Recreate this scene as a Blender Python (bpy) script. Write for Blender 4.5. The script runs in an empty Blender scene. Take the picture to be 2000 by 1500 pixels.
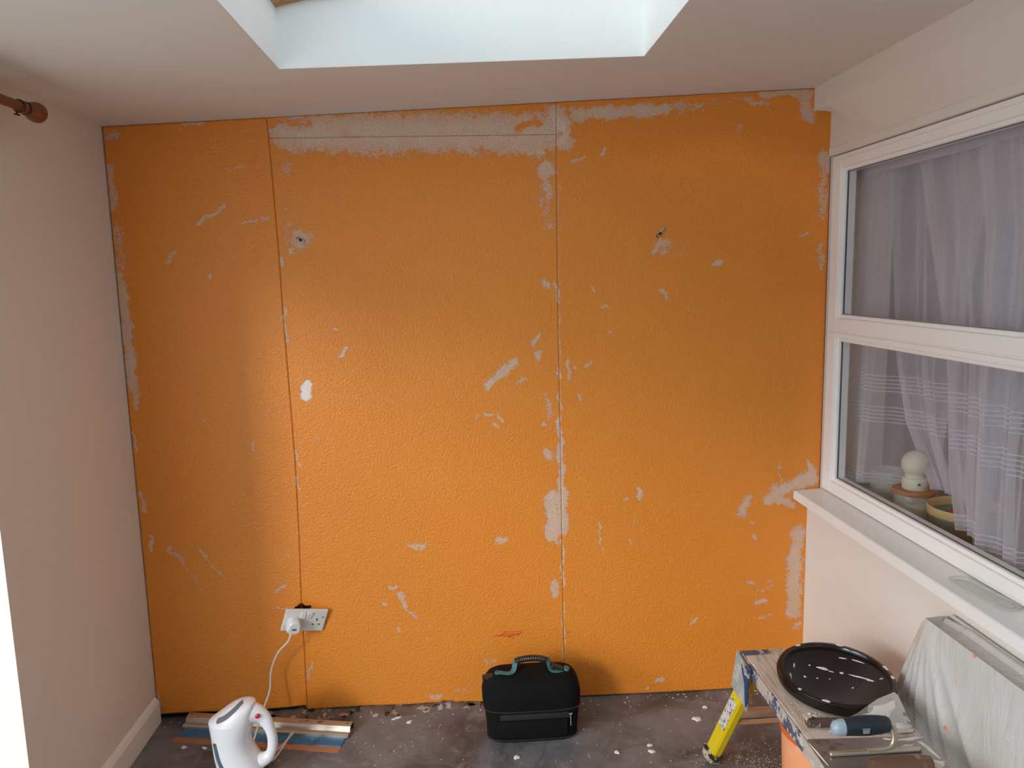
import bpy, bmesh, math, random
import numpy as np
from mathutils import Vector, Matrix, Euler
from mathutils.bvhtree import BVHTree
PI = math.pi
random.seed(7)
rng = np.random.default_rng(7)
sc = bpy.context.scene
COL = sc.collection

# ------------------------------------------------------------------ camera, sky, added lamps, exposure
def camera():
    yaw, pitch, roll = 0.0544, 0.1403, -0.0238
    cy, sy, cp, sp = math.cos(yaw), math.sin(yaw), math.cos(pitch), math.sin(pitch)
    fwd = Vector((sy*cp, cy*cp, -sp)); right = Vector((cy, -sy, 0)); up = right.cross(fwd)
    r2 = right*math.cos(roll) + up*math.sin(roll)
    u2 = -right*math.sin(roll) + up*math.cos(roll)
    cam = bpy.data.cameras.new('camera'); o = bpy.data.objects.new('camera', cam); COL.objects.link(o)
    m = Matrix((r2, u2, -fwd)).transposed().to_4x4()
    m.translation = Vector((1.1363, -2.5522, 1.5151))
    o.matrix_world = m
    cam.sensor_fit = 'HORIZONTAL'; cam.sensor_width = 36; cam.lens = 26.728
    cam.clip_start = 0.02
    sc.camera = o
camera()
SKY_STRENGTH = 2.95
DOOR_LAMP_POWER = 265.0
WALL_FILL_POWER = 200.0
sc.view_settings.view_transform = 'Standard'
sc.view_settings.look = 'None'
sc.view_settings.gamma = 1
sc.view_settings.use_curve_mapping = False
sc.view_settings.exposure = 0.0
world = bpy.data.worlds.new('world'); sc.world = world; world.use_nodes = True
bg = world.node_tree.nodes['Background']
bg.inputs[0].default_value = (0.80, 0.92, 1.0, 1); bg.inputs[1].default_value = SKY_STRENGTH
def area(name, loc, direction, sx, sy, power=None, col=(1, 1, 1), portal=False):
    l = bpy.data.lights.new(name, 'AREA'); l.shape = 'RECTANGLE'; l.size = sx; l.size_y = sy
    if portal: l.cycles.is_portal = True
    else: l.energy = power; l.color = col
    o = bpy.data.objects.new(name, l); COL.objects.link(o); o.location = loc
    o.rotation_euler = Vector(direction).to_track_quat('-Z', 'Y').to_euler()
    return o
area('door_side_sky_lamp', (-3.9, -6.9, 3.7), (0.52, 0.85, -0.23), 1.25, 1.6, DOOR_LAMP_POWER, (1.0, 0.95, 0.88))  # added area lamp outdoors, stands for bright sky light through the door
area('right_wall_fill_lamp', (-7.2, -5.0, 3.7), (0.90, 0.42, -0.32), 3.0, 2.0, WALL_FILL_POWER, (0.97, 0.98, 1.0))  # added fill lamp, brightens the lower right wall and window frame
area('door_daylight_portal', (-0.33, -2.4, 0.95), (1, 0, 0), 3.4, 1.9, portal=True)
area('skylight_portal', (1.147, -1.2, 2.72), (0, 0, -1), 1.1, 1.6, portal=True)
kl = area('kitchen_fill_lamp', (3.6, -0.6, 2.25), (0, 0, -1), 0.4, 0.4, 6.0, (1.0, 0.95, 0.9))  # unseen lamp added to lift the dim kitchen behind the curtains
sc.cycles.use_denoising = True
sc.cycles.use_adaptive_sampling = True; sc.cycles.adaptive_threshold = 0.03
sc.cycles.max_bounces = 9; sc.cycles.diffuse_bounces = 5; sc.cycles.glossy_bounces = 3; sc.cycles.transparent_max_bounces = 16
sc.cycles.sample_clamp_indirect = 6

# ------------------------------------------------------------------ helpers
def N(nt, typ, **k):
    n = nt.nodes.new(typ)
    for a, b in k.items(): setattr(n, a, b)
    return n
def L(nt, a, b): nt.links.new(a, b)
def c4(c): return (c[0], c[1], c[2], 1)
def ramp(nt, src, lo, hi):
    m = N(nt, 'ShaderNodeMapRange'); m.interpolation_type = 'SMOOTHSTEP'
    m.inputs[1].default_value = lo; m.inputs[2].default_value = hi
    L(nt, src, m.inputs[0]); return m.outputs[0]
def noise(nt, scale, detail=2, rough=0.5, vec=None, dist=0):
    n = N(nt, 'ShaderNodeTexNoise'); n.inputs['Scale'].default_value = scale
    n.inputs['Detail'].default_value = detail; n.inputs['Roughness'].default_value = rough
    n.inputs['Distortion'].default_value = dist
    if vec is not None: L(nt, vec, n.inputs['Vector'])
    return n.outputs['Fac']
def mixc(nt, fac, a, b):
    m = N(nt, 'ShaderNodeMix', data_type='RGBA')
    if isinstance(fac, float): m.inputs[0].default_value = fac
    else: L(nt, fac, m.inputs[0])
    for i, v in ((6, a), (7, b)):
        if isinstance(v, tuple): m.inputs[i].default_value = c4(v)
        else: L(nt, v, m.inputs[i])
    return m.outputs[2]
def math_(nt, op, a, b):
    m = N(nt, 'ShaderNodeMath', operation=op)
    for i, v in ((0, a), (1, b)):
        if isinstance(v, (int, float)): m.inputs[i].default_value = v
        else: L(nt, v, m.inputs[i])
    return m.outputs[0]
def objco(nt, sx=1, sy=1, sz=1):
    t = N(nt, 'ShaderNodeTexCoord'); mp = N(nt, 'ShaderNodeMapping')
    mp.inputs['Scale'].default_value = (sx, sy, sz)
    L(nt, t.outputs['Object'], mp.inputs['Vector']); return mp.outputs[0]
def mat(name, col, rough=0.6, metal=0.0, var=0.06, vscale=6, bump=0.0, bscale=60, splat=None, stretch=None, layers=(), bdist=0.002, spec=None, alpha=None, trans=0, grain=None):
    """splat / layers: (colour, noise scale, threshold, softness)"""
    m = bpy.data.materials.new(name); m.use_nodes = True; nt = m.node_tree
    b = nt.nodes['Principled BSDF']
    co = objco(nt, *(stretch or (1, 1, 1)))
    c = mixc(nt, noise(nt, vscale, 4, 0.6, co), tuple(x*(1-var) for x in col), tuple(min(1, x*(1+var)) for x in col))
    if grain:
        g = ramp(nt, noise(nt, grain[1], 3, 0.6, co, 0.4), 0.45, 0.62)
        c = mixc(nt, g, c, grain[0])
    ls = list(layers) + ([splat] if splat else [])
    pl = objco(nt)
    for (lc, s, th, so_) in ls:
        f = ramp(nt, noise(nt, s, 4, 0.62, pl, 0.3), th, th+so_)
        c = mixc(nt, f, c, lc)
    L(nt, c, b.inputs['Base Color'])
    b.inputs['Roughness'].default_value = rough; b.inputs['Metallic'].default_value = metal
    if spec is not None: b.inputs['Specular IOR Level'].default_value = spec
    if alpha is not None: b.inputs['Alpha'].default_value = alpha
    if trans: b.inputs['Transmission Weight'].default_value = trans
    if bump:
        bp = N(nt, 'ShaderNodeBump'); bp.inputs['Strength'].default_value = bump; bp.inputs['Distance'].default_value = bdist
        L(nt, noise(nt, bscale, 3, 0.55, co), bp.inputs['Height']); L(nt, bp.outputs[0], b.inputs['Normal'])
    return m
def link(name, me, material, parent=None, smooth=False, label=None):
    o = bpy.data.objects.new(name, me); COL.objects.link(o)
    if material: me.materials.append(material)
    if parent is not None: o.parent = parent
    if smooth: me.polygons.foreach_set('use_smooth', [True]*len(me.polygons))
    if label: o['label'] = label
    return o
def root_matrix(p):
    m = Matrix.Identity(4)
    while p is not None:
        m = p.matrix_basis @ m; p = p.parent
    return m
def part(name, bm, material, parent=None, smooth=False, label=None, local=False):
    """link a bmesh (world coordinates unless local) as ONE object"""
    bmesh.ops.recalc_face_normals(bm, faces=bm.faces[:])
    if parent is not None and not local: bm.transform(root_matrix(parent).inverted())
    me = bpy.data.meshes.new(name); bm.to_mesh(me); bm.free()
    o = link(name, me, material, parent, smooth, label)
    if smooth:
        try: me.set_sharp_from_angle(angle=math.radians(42))
        except Exception: pass
    return o
def thing(name, label, cat, loc, rot=(0, 0, 0), group=None):
    o = bpy.data.objects.new(name, None); COL.objects.link(o); o.location = loc; o.rotation_euler = rot
    o.empty_display_size = 0.05
    return tag(o, label, cat, group)
def tag(o, label, cat, group=None):
    o['label'] = label; o['category'] = cat
    if group: o['group'] = group
    return o
def struct(o): o['kind'] = 'structure'; return o
def nb(): return bmesh.new()
def add_box(bm, x0, x1, y0, y1, z0, z1, bev=0.0, seg=2, M=None):
    t = bmesh.new()
    vs = [t.verts.new((x, y, z)) for z in (z0, z1) for y in (y0, y1) for x in (x0, x1)]
    for f in ((0, 2, 3, 1), (4, 5, 7, 6), (0, 1, 5, 4), (2, 6, 7, 3), (0, 4, 6, 2), (1, 3, 7, 5)): t.faces.new([vs[i] for i in f])
    if bev: bmesh.ops.bevel(t, geom=t.edges[:], offset=bev, segments=seg, affect='EDGES', profile=0.5)
    if M is not None: t.transform(M)
    merge(bm, t); return bm
def merge(bm, t):
    me = bpy.data.meshes.new('tmp'); t.to_mesh(me); t.free(); bm.from_mesh(me); bpy.data.meshes.remove(me)
def loft(bm, rings, cap=True, closed=True):
    V = [[bm.verts.new(p) for p in r] for r in rings]
    n = len(V[0])
    for a, b in zip(V, V[1:]):
        for i in range(n if closed else n-1):
            j = (i+1) % n
            bm.faces.new((a[i], a[j], b[j], b[i]))
    if cap and closed:
        bm.faces.new(V[0][::-1]); bm.faces.new(V[-1])
    return bm
def tube(bm, pts, r, n=10, ry=None, cap=True, upv=(0, 0, 1)):
    pts = [Vector(p) for p in pts]; rings = []
    rs = r if isinstance(r, (list, tuple)) else [r]*len(pts)
    rys = ry if isinstance(ry, (list, tuple)) else ([ry]*len(pts) if ry else rs)
    side = None
    for i, p in enumerate(pts):
        t = (pts[min(i+1, len(pts)-1)] - pts[max(i-1, 0)]).normalized()
        if side is None:
            side = t.cross(Vector(upv))
            if side.length < 1e-3: side = t.cross(Vector((1, 0, 0)))
        side = (side - t*side.dot(t)).normalized(); u = side.cross(t)
        rings.append([p + side*rs[i]*math.cos(2*PI*k/n) + u*rys[i]*math.sin(2*PI*k/n) for k in range(n)])
    return loft(bm, rings, cap)
def spline(pts, n=6):
    P = [Vector(p) for p in pts]; P = [P[0]*2-P[1]] + P + [P[-1]*2-P[-2]]; out = []
    for i in range(1, len(P)-2):
        for k in range(n):
            t = k/n; a, b, c, d = P[i-1], P[i], P[i+1], P[i+2]
            out.append(0.5*((2*b) + (c-a)*t + (2*a-5*b+4*c-d)*t*t + (3*b-a-3*c+d)*t**3))
    out.append(P[-2]); return out
def lathe(bm, prof, c, n=40, M=None, cap=True):
    """prof: list of (radius, z)"""
    t = bmesh.new()
    rings = [[Vector((r*math.cos(2*PI*k/n), r*math.sin(2*PI*k/n), z)) for k in range(n)] for r, z in prof]
    loft(t, rings, cap)
    if M is not None: t.transform(M)
    t.transform(Matrix.Translation(c)); merge(bm, t); return bm
def prism(bm, poly, z0, z1, bev=0, M=None):
    t = bmesh.new()
    a = [t.verts.new((x, y, z0)) for x, y in poly]; b = [t.verts.new((x, y, z1)) for x, y in poly]
    n = len(poly)
    t.faces.new(a[::-1]); t.faces.new(b)
    for i in range(n): t.faces.new((a[i], a[(i+1) % n], b[(i+1) % n], b[i]))
    if bev: bmesh.ops.bevel(t, geom=t.edges[:], offset=bev, segments=2, affect='EDGES')
    if M is not None: t.transform(M)
    merge(bm, t); return bm
def sring(cx, cy, z, a, b, n=40, e=2.6, M=None, dz=None):
    """superellipse ring"""
    out = []
    for k in range(n):
        t = 2*PI*k/n; c, s = math.cos(t), math.sin(t)
        x = a*math.copysign(abs(c)**(2/e), c); y = b*math.copysign(abs(s)**(2/e), s)
        v = Vector((cx+x, cy+y, z + (dz(x, y) if dz else 0)))
        out.append(M @ v if M is not None else v)
    return out

# ------------------------------------------------------------------ materials of the room
M_WALL = mat('cream_wall_paint', (0.80, 0.735, 0.67), 0.75, var=0.03, vscale=3, bump=0.12, bscale=160, splat=((0.36, 0.30, 0.25), 26, 0.765, 0.02))
M_CEIL = mat('ceiling_paint', (0.80, 0.755, 0.70), 0.8, var=0.02, bump=0.1, bscale=140)
M_SHAFT = mat('white_plaster', (0.86, 0.88, 0.88), 0.75, var=0.02, bump=0.08, bscale=60)
M_GLOSS = mat('white_gloss_paint', (0.91, 0.89, 0.87), 0.32, var=0.02, bump=0.15, bscale=35, bdist=0.001, splat=((0.55, 0.50, 0.46), 60, 0.76, 0.02))
M_DARK = mat('dark_void', (0.012, 0.010, 0.009), 0.95, var=0.3)
M_PINE = mat('varnished_pine', (0.52, 0.27, 0.10), 0.45, var=0.2, vscale=4, stretch=(1, 12, 12), grain=((0.33, 0.15, 0.05), 5))
def floor_mat():
    m = bpy.data.materials.new('dusty_vinyl_floor'); m.use_nodes = True; nt = m.node_tree; b = nt.nodes['Principled BSDF']
    co = objco(nt)
    c = mixc(nt, ramp(nt, noise(nt, 3.5, 5, 0.65, co, 0.6), 0.35, 0.65), (0.078, 0.075, 0.078), (0.195, 0.195, 0.21))
    c = mixc(nt, math_(nt, 'MULTIPLY', ramp(nt, noise(nt, 11, 6, 0.7, co, 1.2), 0.52, 0.68), 0.5), c, (0.30, 0.295, 0.30))
    st = objco(nt, 1.2, 14, 1)
    c = mixc(nt, math_(nt, 'MULTIPLY', ramp(nt, noise(nt, 9, 5, 0.7, st, 0.8), 0.55, 0.75), 0.45), c, (0.045, 0.038, 0.036))
    # dark scuffs and thin creases
    w = N(nt, 'ShaderNodeTexWave'); w.inputs['Scale'].default_value = 0.7; w.inputs['Distortion'].default_value = 14; w.inputs['Detail'].default_value = 4; w.inputs['Detail Scale'].default_value = 1.3
    L(nt, co, w.inputs['Vector'])
    crease = ramp(nt, w.outputs['Fac'], 0.975, 1.0)
    c = mixc(nt, math_(nt, 'MULTIPLY', crease, 0.22), c, (0.035, 0.028, 0.026))
    c = mixc(nt, ramp(nt, noise(nt, 150, 3, 0.6, co), 0.70, 0.74), c, (0.55, 0.50, 0.45))
    c = mixc(nt, ramp(nt, noise(nt, 40, 4, 0.7, co), 0.74, 0.77), c, (0.60, 0.54, 0.48))
    L(nt, c, b.inputs['Base Color'])
    r = N(nt, 'ShaderNodeMapRange'); r.inputs[3].default_value = 0.30; r.inputs[4].default_value = 0.62
    L(nt, noise(nt, 6, 4, 0.6, co), r.inputs[0]); L(nt, r.outputs[0], b.inputs['Roughness'])
    bp = N(nt, 'ShaderNodeBump'); bp.inputs['Strength'].default_value = 0.5; bp.inputs['Distance'].default_value = 0.004
    h = math_(nt, 'ADD', noise(nt, 14, 4, 0.6, co, 0.5), math_(nt, 'MULTIPLY', crease, -0.25))
    L(nt, h, bp.inputs['Height']); L(nt, bp.outputs[0], b.inputs['Normal'])
    return m
M_FLOOR = floor_mat()

def board_mat():
    m = bpy.data.materials.new('orange_textured_paint'); m.use_nodes = True; nt = m.node_tree; b = nt.nodes['Principled BSDF']
    co = objco(nt)
    at = N(nt, 'ShaderNodeAttribute', attribute_name='wear')
    w = at.outputs['Fac']
    n1 = noise(nt, 150, 4, 0.75, co); n2 = noise(nt, 48, 5, 0.75, co)
    s = math_(nt, 'ADD', w, math_(nt, 'ADD', math_(nt, 'MULTIPLY', math_(nt, 'SUBTRACT', n1, 0.5), 2.3), math_(nt, 'MULTIPLY', math_(nt, 'SUBTRACT', n2, 0.5), 1.9)))
    gate = ramp(nt, w, 0.03, 0.12)
    f = math_(nt, 'MULTIPLY', ramp(nt, s, 0.50, 0.62), gate)
    gr_ = ramp(nt, noise(nt, 190, 2, 0.6, co), 0.50, 0.60)
    f = math_(nt, 'MULTIPLY', f, math_(nt, 'SUBTRACT', 1.0, math_(nt, 'MULTIPLY', gr_, 0.42)))
    orange = mixc(nt, noise(nt, 2.2, 4, 0.6, co), (0.81, 0.252, 0.024), (0.85, 0.300, 0.038))
    orange = mixc(nt, math_(nt, 'MULTIPLY', ramp(nt, noise(nt, 55, 3, 0.7, co), 0.60, 0.72), 0.10), orange, (0.86, 0.50, 0.22))
    # stray scuffs over the whole wall
    sc1 = ramp(nt, noise(nt, 24, 6, 0.72, objco(nt, 1, 1, 0.6), 0.3), 0.735, 0.77)
    orange = mixc(nt, math_(nt, 'MULTIPLY', sc1, 0.6), orange, (0.74, 0.55, 0.42))
    plaster = mixc(nt, noise(nt, 16, 4, 0.65, co), (0.62, 0.455, 0.35), (0.76, 0.61, 0.51))
    plaster = mixc(nt, math_(nt, 'MULTIPLY', ramp(nt, noise(nt, 9, 4, 0.6, co), 0.48, 0.7), 0.30), plaster, (0.78, 0.42, 0.20))
    plaster = mixc(nt, ramp(nt, w, 1.2, 1.5), plaster, (0.88, 0.84, 0.78))
    L(nt, mixc(nt, math_(nt, 'MULTIPLY', f, math_(nt, 'ADD', 0.62, math_(nt, 'MULTIPLY', w, 0.32))), orange, plaster), b.inputs['Base Color'])
    b.inputs['Roughness'].default_value = 0.44
    vo = N(nt, 'ShaderNodeTexVoronoi'); vo.inputs['Scale'].default_value = 150; L(nt, co, vo.inputs['Vector'])
    vo.feature = 'SMOOTH_F1'
    h = math_(nt, 'ADD', noise(nt, 132, 2, 0.5, co, 0.35), math_(nt, 'MULTIPLY', vo.outputs['Distance'], -0.5))
    h = math_(nt, 'MULTIPLY', h, math_(nt, 'SUBTRACT', 1.0, math_(nt, 'MULTIPLY', f, 0.6)))
    h = math_(nt, 'SUBTRACT', h, math_(nt, 'MULTIPLY', f, 0.25))
    bp = N(nt, 'ShaderNodeBump'); bp.inputs['Strength'].default_value = 0.55; bp.inputs['Distance'].default_value = 0.0040
    L(nt, h, bp.inputs['Height']); L(nt, bp.outputs[0], b.inputs['Normal'])
    return m
M_BOARD = board_mat()

# ------------------------------------------------------------------ the room shell
W1, W2 = 2.357, 2.316            # window zone / lower part of the right wall
def cz(x): return 2.0135 + 0.0405*x   # ceiling rises to the right
YB = -4.5
o = struct(part('floor', add_box(nb(), -0.32, 2.66, YB-0.1, 0.11, -0.08, 0.0), M_FLOOR))
back = struct(part('wall_back', add_box(nb(), -0.32, W1+0.004, 0.016, 0.11, 0.0, 2.12), M_DARK))
bm = nb(); add_box(bm, -0.30, 2.66, YB-0.1, YB, 0, 2.3); struct(part('wall_front', bm, M_WALL))
# left wall with patio door opening
bm = nb()
add_box(bm, -0.30, 0.0, -0.730, 0.10, 0, 2.03)
add_box(bm, -0.30, 0.0, -3.9, -0.730, 1.86, 2.03)
add_box(bm, -0.30, 0.0, YB, -3.9, 0, 2.03)
struct(part('wall_left', bm, M_WALL))
bm = nb()
for (y0, y1) in ((-0.79, -0.732), (-3.898, -3.84)): add_box(bm, -0.27, -0.20, y0, y1, 0.0, 1.858, 0.004)
add_box(bm, -0.27, -0.20, -3.84, -0.79, 1.80, 1.858, 0.004); add_box(bm, -0.27, -0.20, -3.84, -0.79, 0.0, 0.03, 0.004)
d = struct(part('door_1', bm, M_GLOSS))
# skirting on the left wall
bm = nb()
prism(bm, [(0, 0), (0.017, 0), (0.017, 0.074), (0.011, 0.086), (0.003, 0.092), (0, 0.092)], 0, 0.715, 0, Matrix(((1, 0, 0, 0), (0, 0, -1, -0.012), (0, 1, 0, 0), (0, 0, 0, 1))))
struct(part('baseboard_left', bm, M_GLOSS))

# ceiling in four pieces round the skylight shaft
SX0, SX1, SY0, SY1 = 0.6835, 1.6165, -0.505, -1.95
def sy0(x): return -0.535 + (x-0.684)/(0.93)*0.052
def rz(x): return 2.187 + 0.25*(x-0.684)
def add_slab(bm, pts, zb, zt):
    a = [bm.verts.new((x, y, zb(x))) for x, y in pts]; b = [bm.verts.new((x, y, zt(x))) for x, y in pts]; n = len(pts)
    bm.faces.new(a[::-1]); bm.faces.new(b)
    for i in range(n): bm.faces.new((a[i], a[(i+1) % n], b[(i+1) % n], b[i]))
bm = nb()
T = lambda x: max(rz(x), cz(x)+0.08)
xl, xr = -0.3, 2.66
A0, A1 = SX0-0.0015, SX1+0.0015
add_slab(bm, [(xl, YB), (A0, YB), (A0, 0.1), (xl, 0.1)], cz, lambda x: cz(x)+0.1)
add_slab(bm, [(A1, YB), (xr, YB), (xr, 0.1), (A1, 0.1)], cz, lambda x: cz(x)+0.1)
add_slab(bm, [(A0, sy0(SX0)+0.0015), (A1, sy0(SX1)+0.0015), (A1, 0.1), (A0, 0.1)], cz, lambda x: cz(x)+0.1)
add_slab(bm, [(A0, YB), (A1, YB), (A1, SY1-0.0015), (A0, SY1-0.0015)], cz, lambda x: cz(x)+0.1)
ceil = struct(part('ceiling', bm, M_CEIL))
bm = nb()   # shaft lining: four thin boards
e = 0.02
add_slab(bm, [(SX0-e, SY1-e), (SX0, SY1-e), (SX0, sy0(SX0)+e), (SX0-e, sy0(SX0)+e)], lambda x: cz(x)+0.0004, rz)
add_slab(bm, [(SX1, SY1-e), (SX1+e, SY1-e), (SX1+e, sy0(SX1)+e), (SX1, sy0(SX1)+e)], lambda x: cz(x)+0.0004, rz)
add_slab(bm, [(SX0, sy0(SX0)), (SX1, sy0(SX1)), (SX1, sy0(SX1)+e), (SX0, sy0(SX0)+e)], lambda x: cz(x)+0.0004, rz)
add_slab(bm, [(SX0, SY1-e), (SX1, SY1-e), (SX1, SY1), (SX0, SY1)], lambda x: cz(x)+0.0004, rz)
part('skylight_shaft', bm, M_SHAFT, ceil, label='bright white plastered skylight shaft')
# roof window on top of the shaft
def roofbar(x0, x1, y0, y1, h0, h1):
    bm = nb(); add_slab(bm, [(x0, y0), (x1, y0), (x1, y1), (x0, y1)], lambda x: rz(x)+h0, lambda x: rz(x)+h1); return bm
rw = struct(part('window_2', roofbar(SX0-0.02, SX0+0.016, SY1-0.02, sy0(SX0)+0.02, 0.0, 0.09), M_PINE))
part('frame_bar', roofbar(SX1-0.016, SX1+0.03, SY1-0.02, sy0(SX1)+0.02, 0.0, 0.09), M_PINE, rw)
part('frame_bar', roofbar(SX0+0.016, SX1-0.016, -0.545, -0.47, 0.0, 0.09), M_PINE, rw)
part('frame_bar', roofbar(SX0+0.016, SX1-0.016, SY1-0.02, SY1+0.016, 0.0, 0.09), M_PINE, rw)
part('frame_seal', roofbar(SX0+0.016, SX0+0.022, SY1, -0.547, 0.03, 0.05), M_DARK, rw, label='dark rubber seal')

M_ROOFGLASS = bpy.data.materials.new('dimming_roof_glass'); M_ROOFGLASS.use_nodes = True  # grey tint added to cut the daylight falling into the shaft
nt = M_ROOFGLASS.node_tree; nt.nodes.remove(nt.nodes['Principled BSDF'])
tr = N(nt, 'ShaderNodeBsdfTransparent'); tr.inputs[0].default_value = (0.49, 0.495, 0.49, 1)
L(nt, tr.outputs[0], nt.nodes['Material Output'].inputs[0])
bm = nb(); q_ = [bm.verts.new((x, y, rz(x)+0.05)) for x, y in ((SX0+0.01, SY1), (SX1-0.01, SY1), (SX1-0.01, -0.545), (SX0+0.01, -0.545))]; bm.faces.new(q_)
part('pane', bm, M_ROOFGLASS, rw)

# right wall, its bulkhead, trim and the window opening
M_W = M_WALL
YW0, YW1 = -0.010, -1.62           # window opening along y
bm = nb()
add_box(bm, W2, 2.64, YB, 0.70, 0.0, 0.722)                 # below the sill
add_box(bm, W1-0.002, 2.64, YB, YW1, 0.722, 2.14)
add_box(bm, W1-0.002, 2.64, YW1, 0.70, 1.886, 2.14)
add_box(bm, 2.42, 2.64, 0.10, 0.70, 0.722, 1.886)
add_box(bm, W1+0.0045, 2.42, -0.006, 0.70, 0.722, 1.886)
add_box(bm, W2, W1, YB, YW1, 0.72, 2.03)
struct(part('wall_right', bm, M_W))
bm = nb(); add_box(bm, 2.297, W1+0.06, -0.014, 0.012, 2.034, 2.16, 0.002)
def cove(y, k_):   # k_ = 0: square soffit, 1: full slope down to the window head
    return [Vector((x_, y, z_)) for x_, z_ in ((2.297, 2.16), (2.297, 2.036), (2.300+0.001*k_, 2.034-0.012*k_), (2.3565, 2.034-0.118*k_), (W1+0.06, 2.034-0.118*k_), (W1+0.06, 2.16))]
loft(bm, [cove(-0.013, 0), cove(-0.10, 0.25), cove(-0.22, 0.85), cove(-0.30, 1), cove(YB, 1)])
struct(part('trim_1', bm, M_W))
bm = nb(); add_box(bm, W1-0.006, W1+0.01, YW1, -0.001, 1.8865, 1.913, 0.002); struct(part('trim_2', bm, M_WALL))

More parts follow.
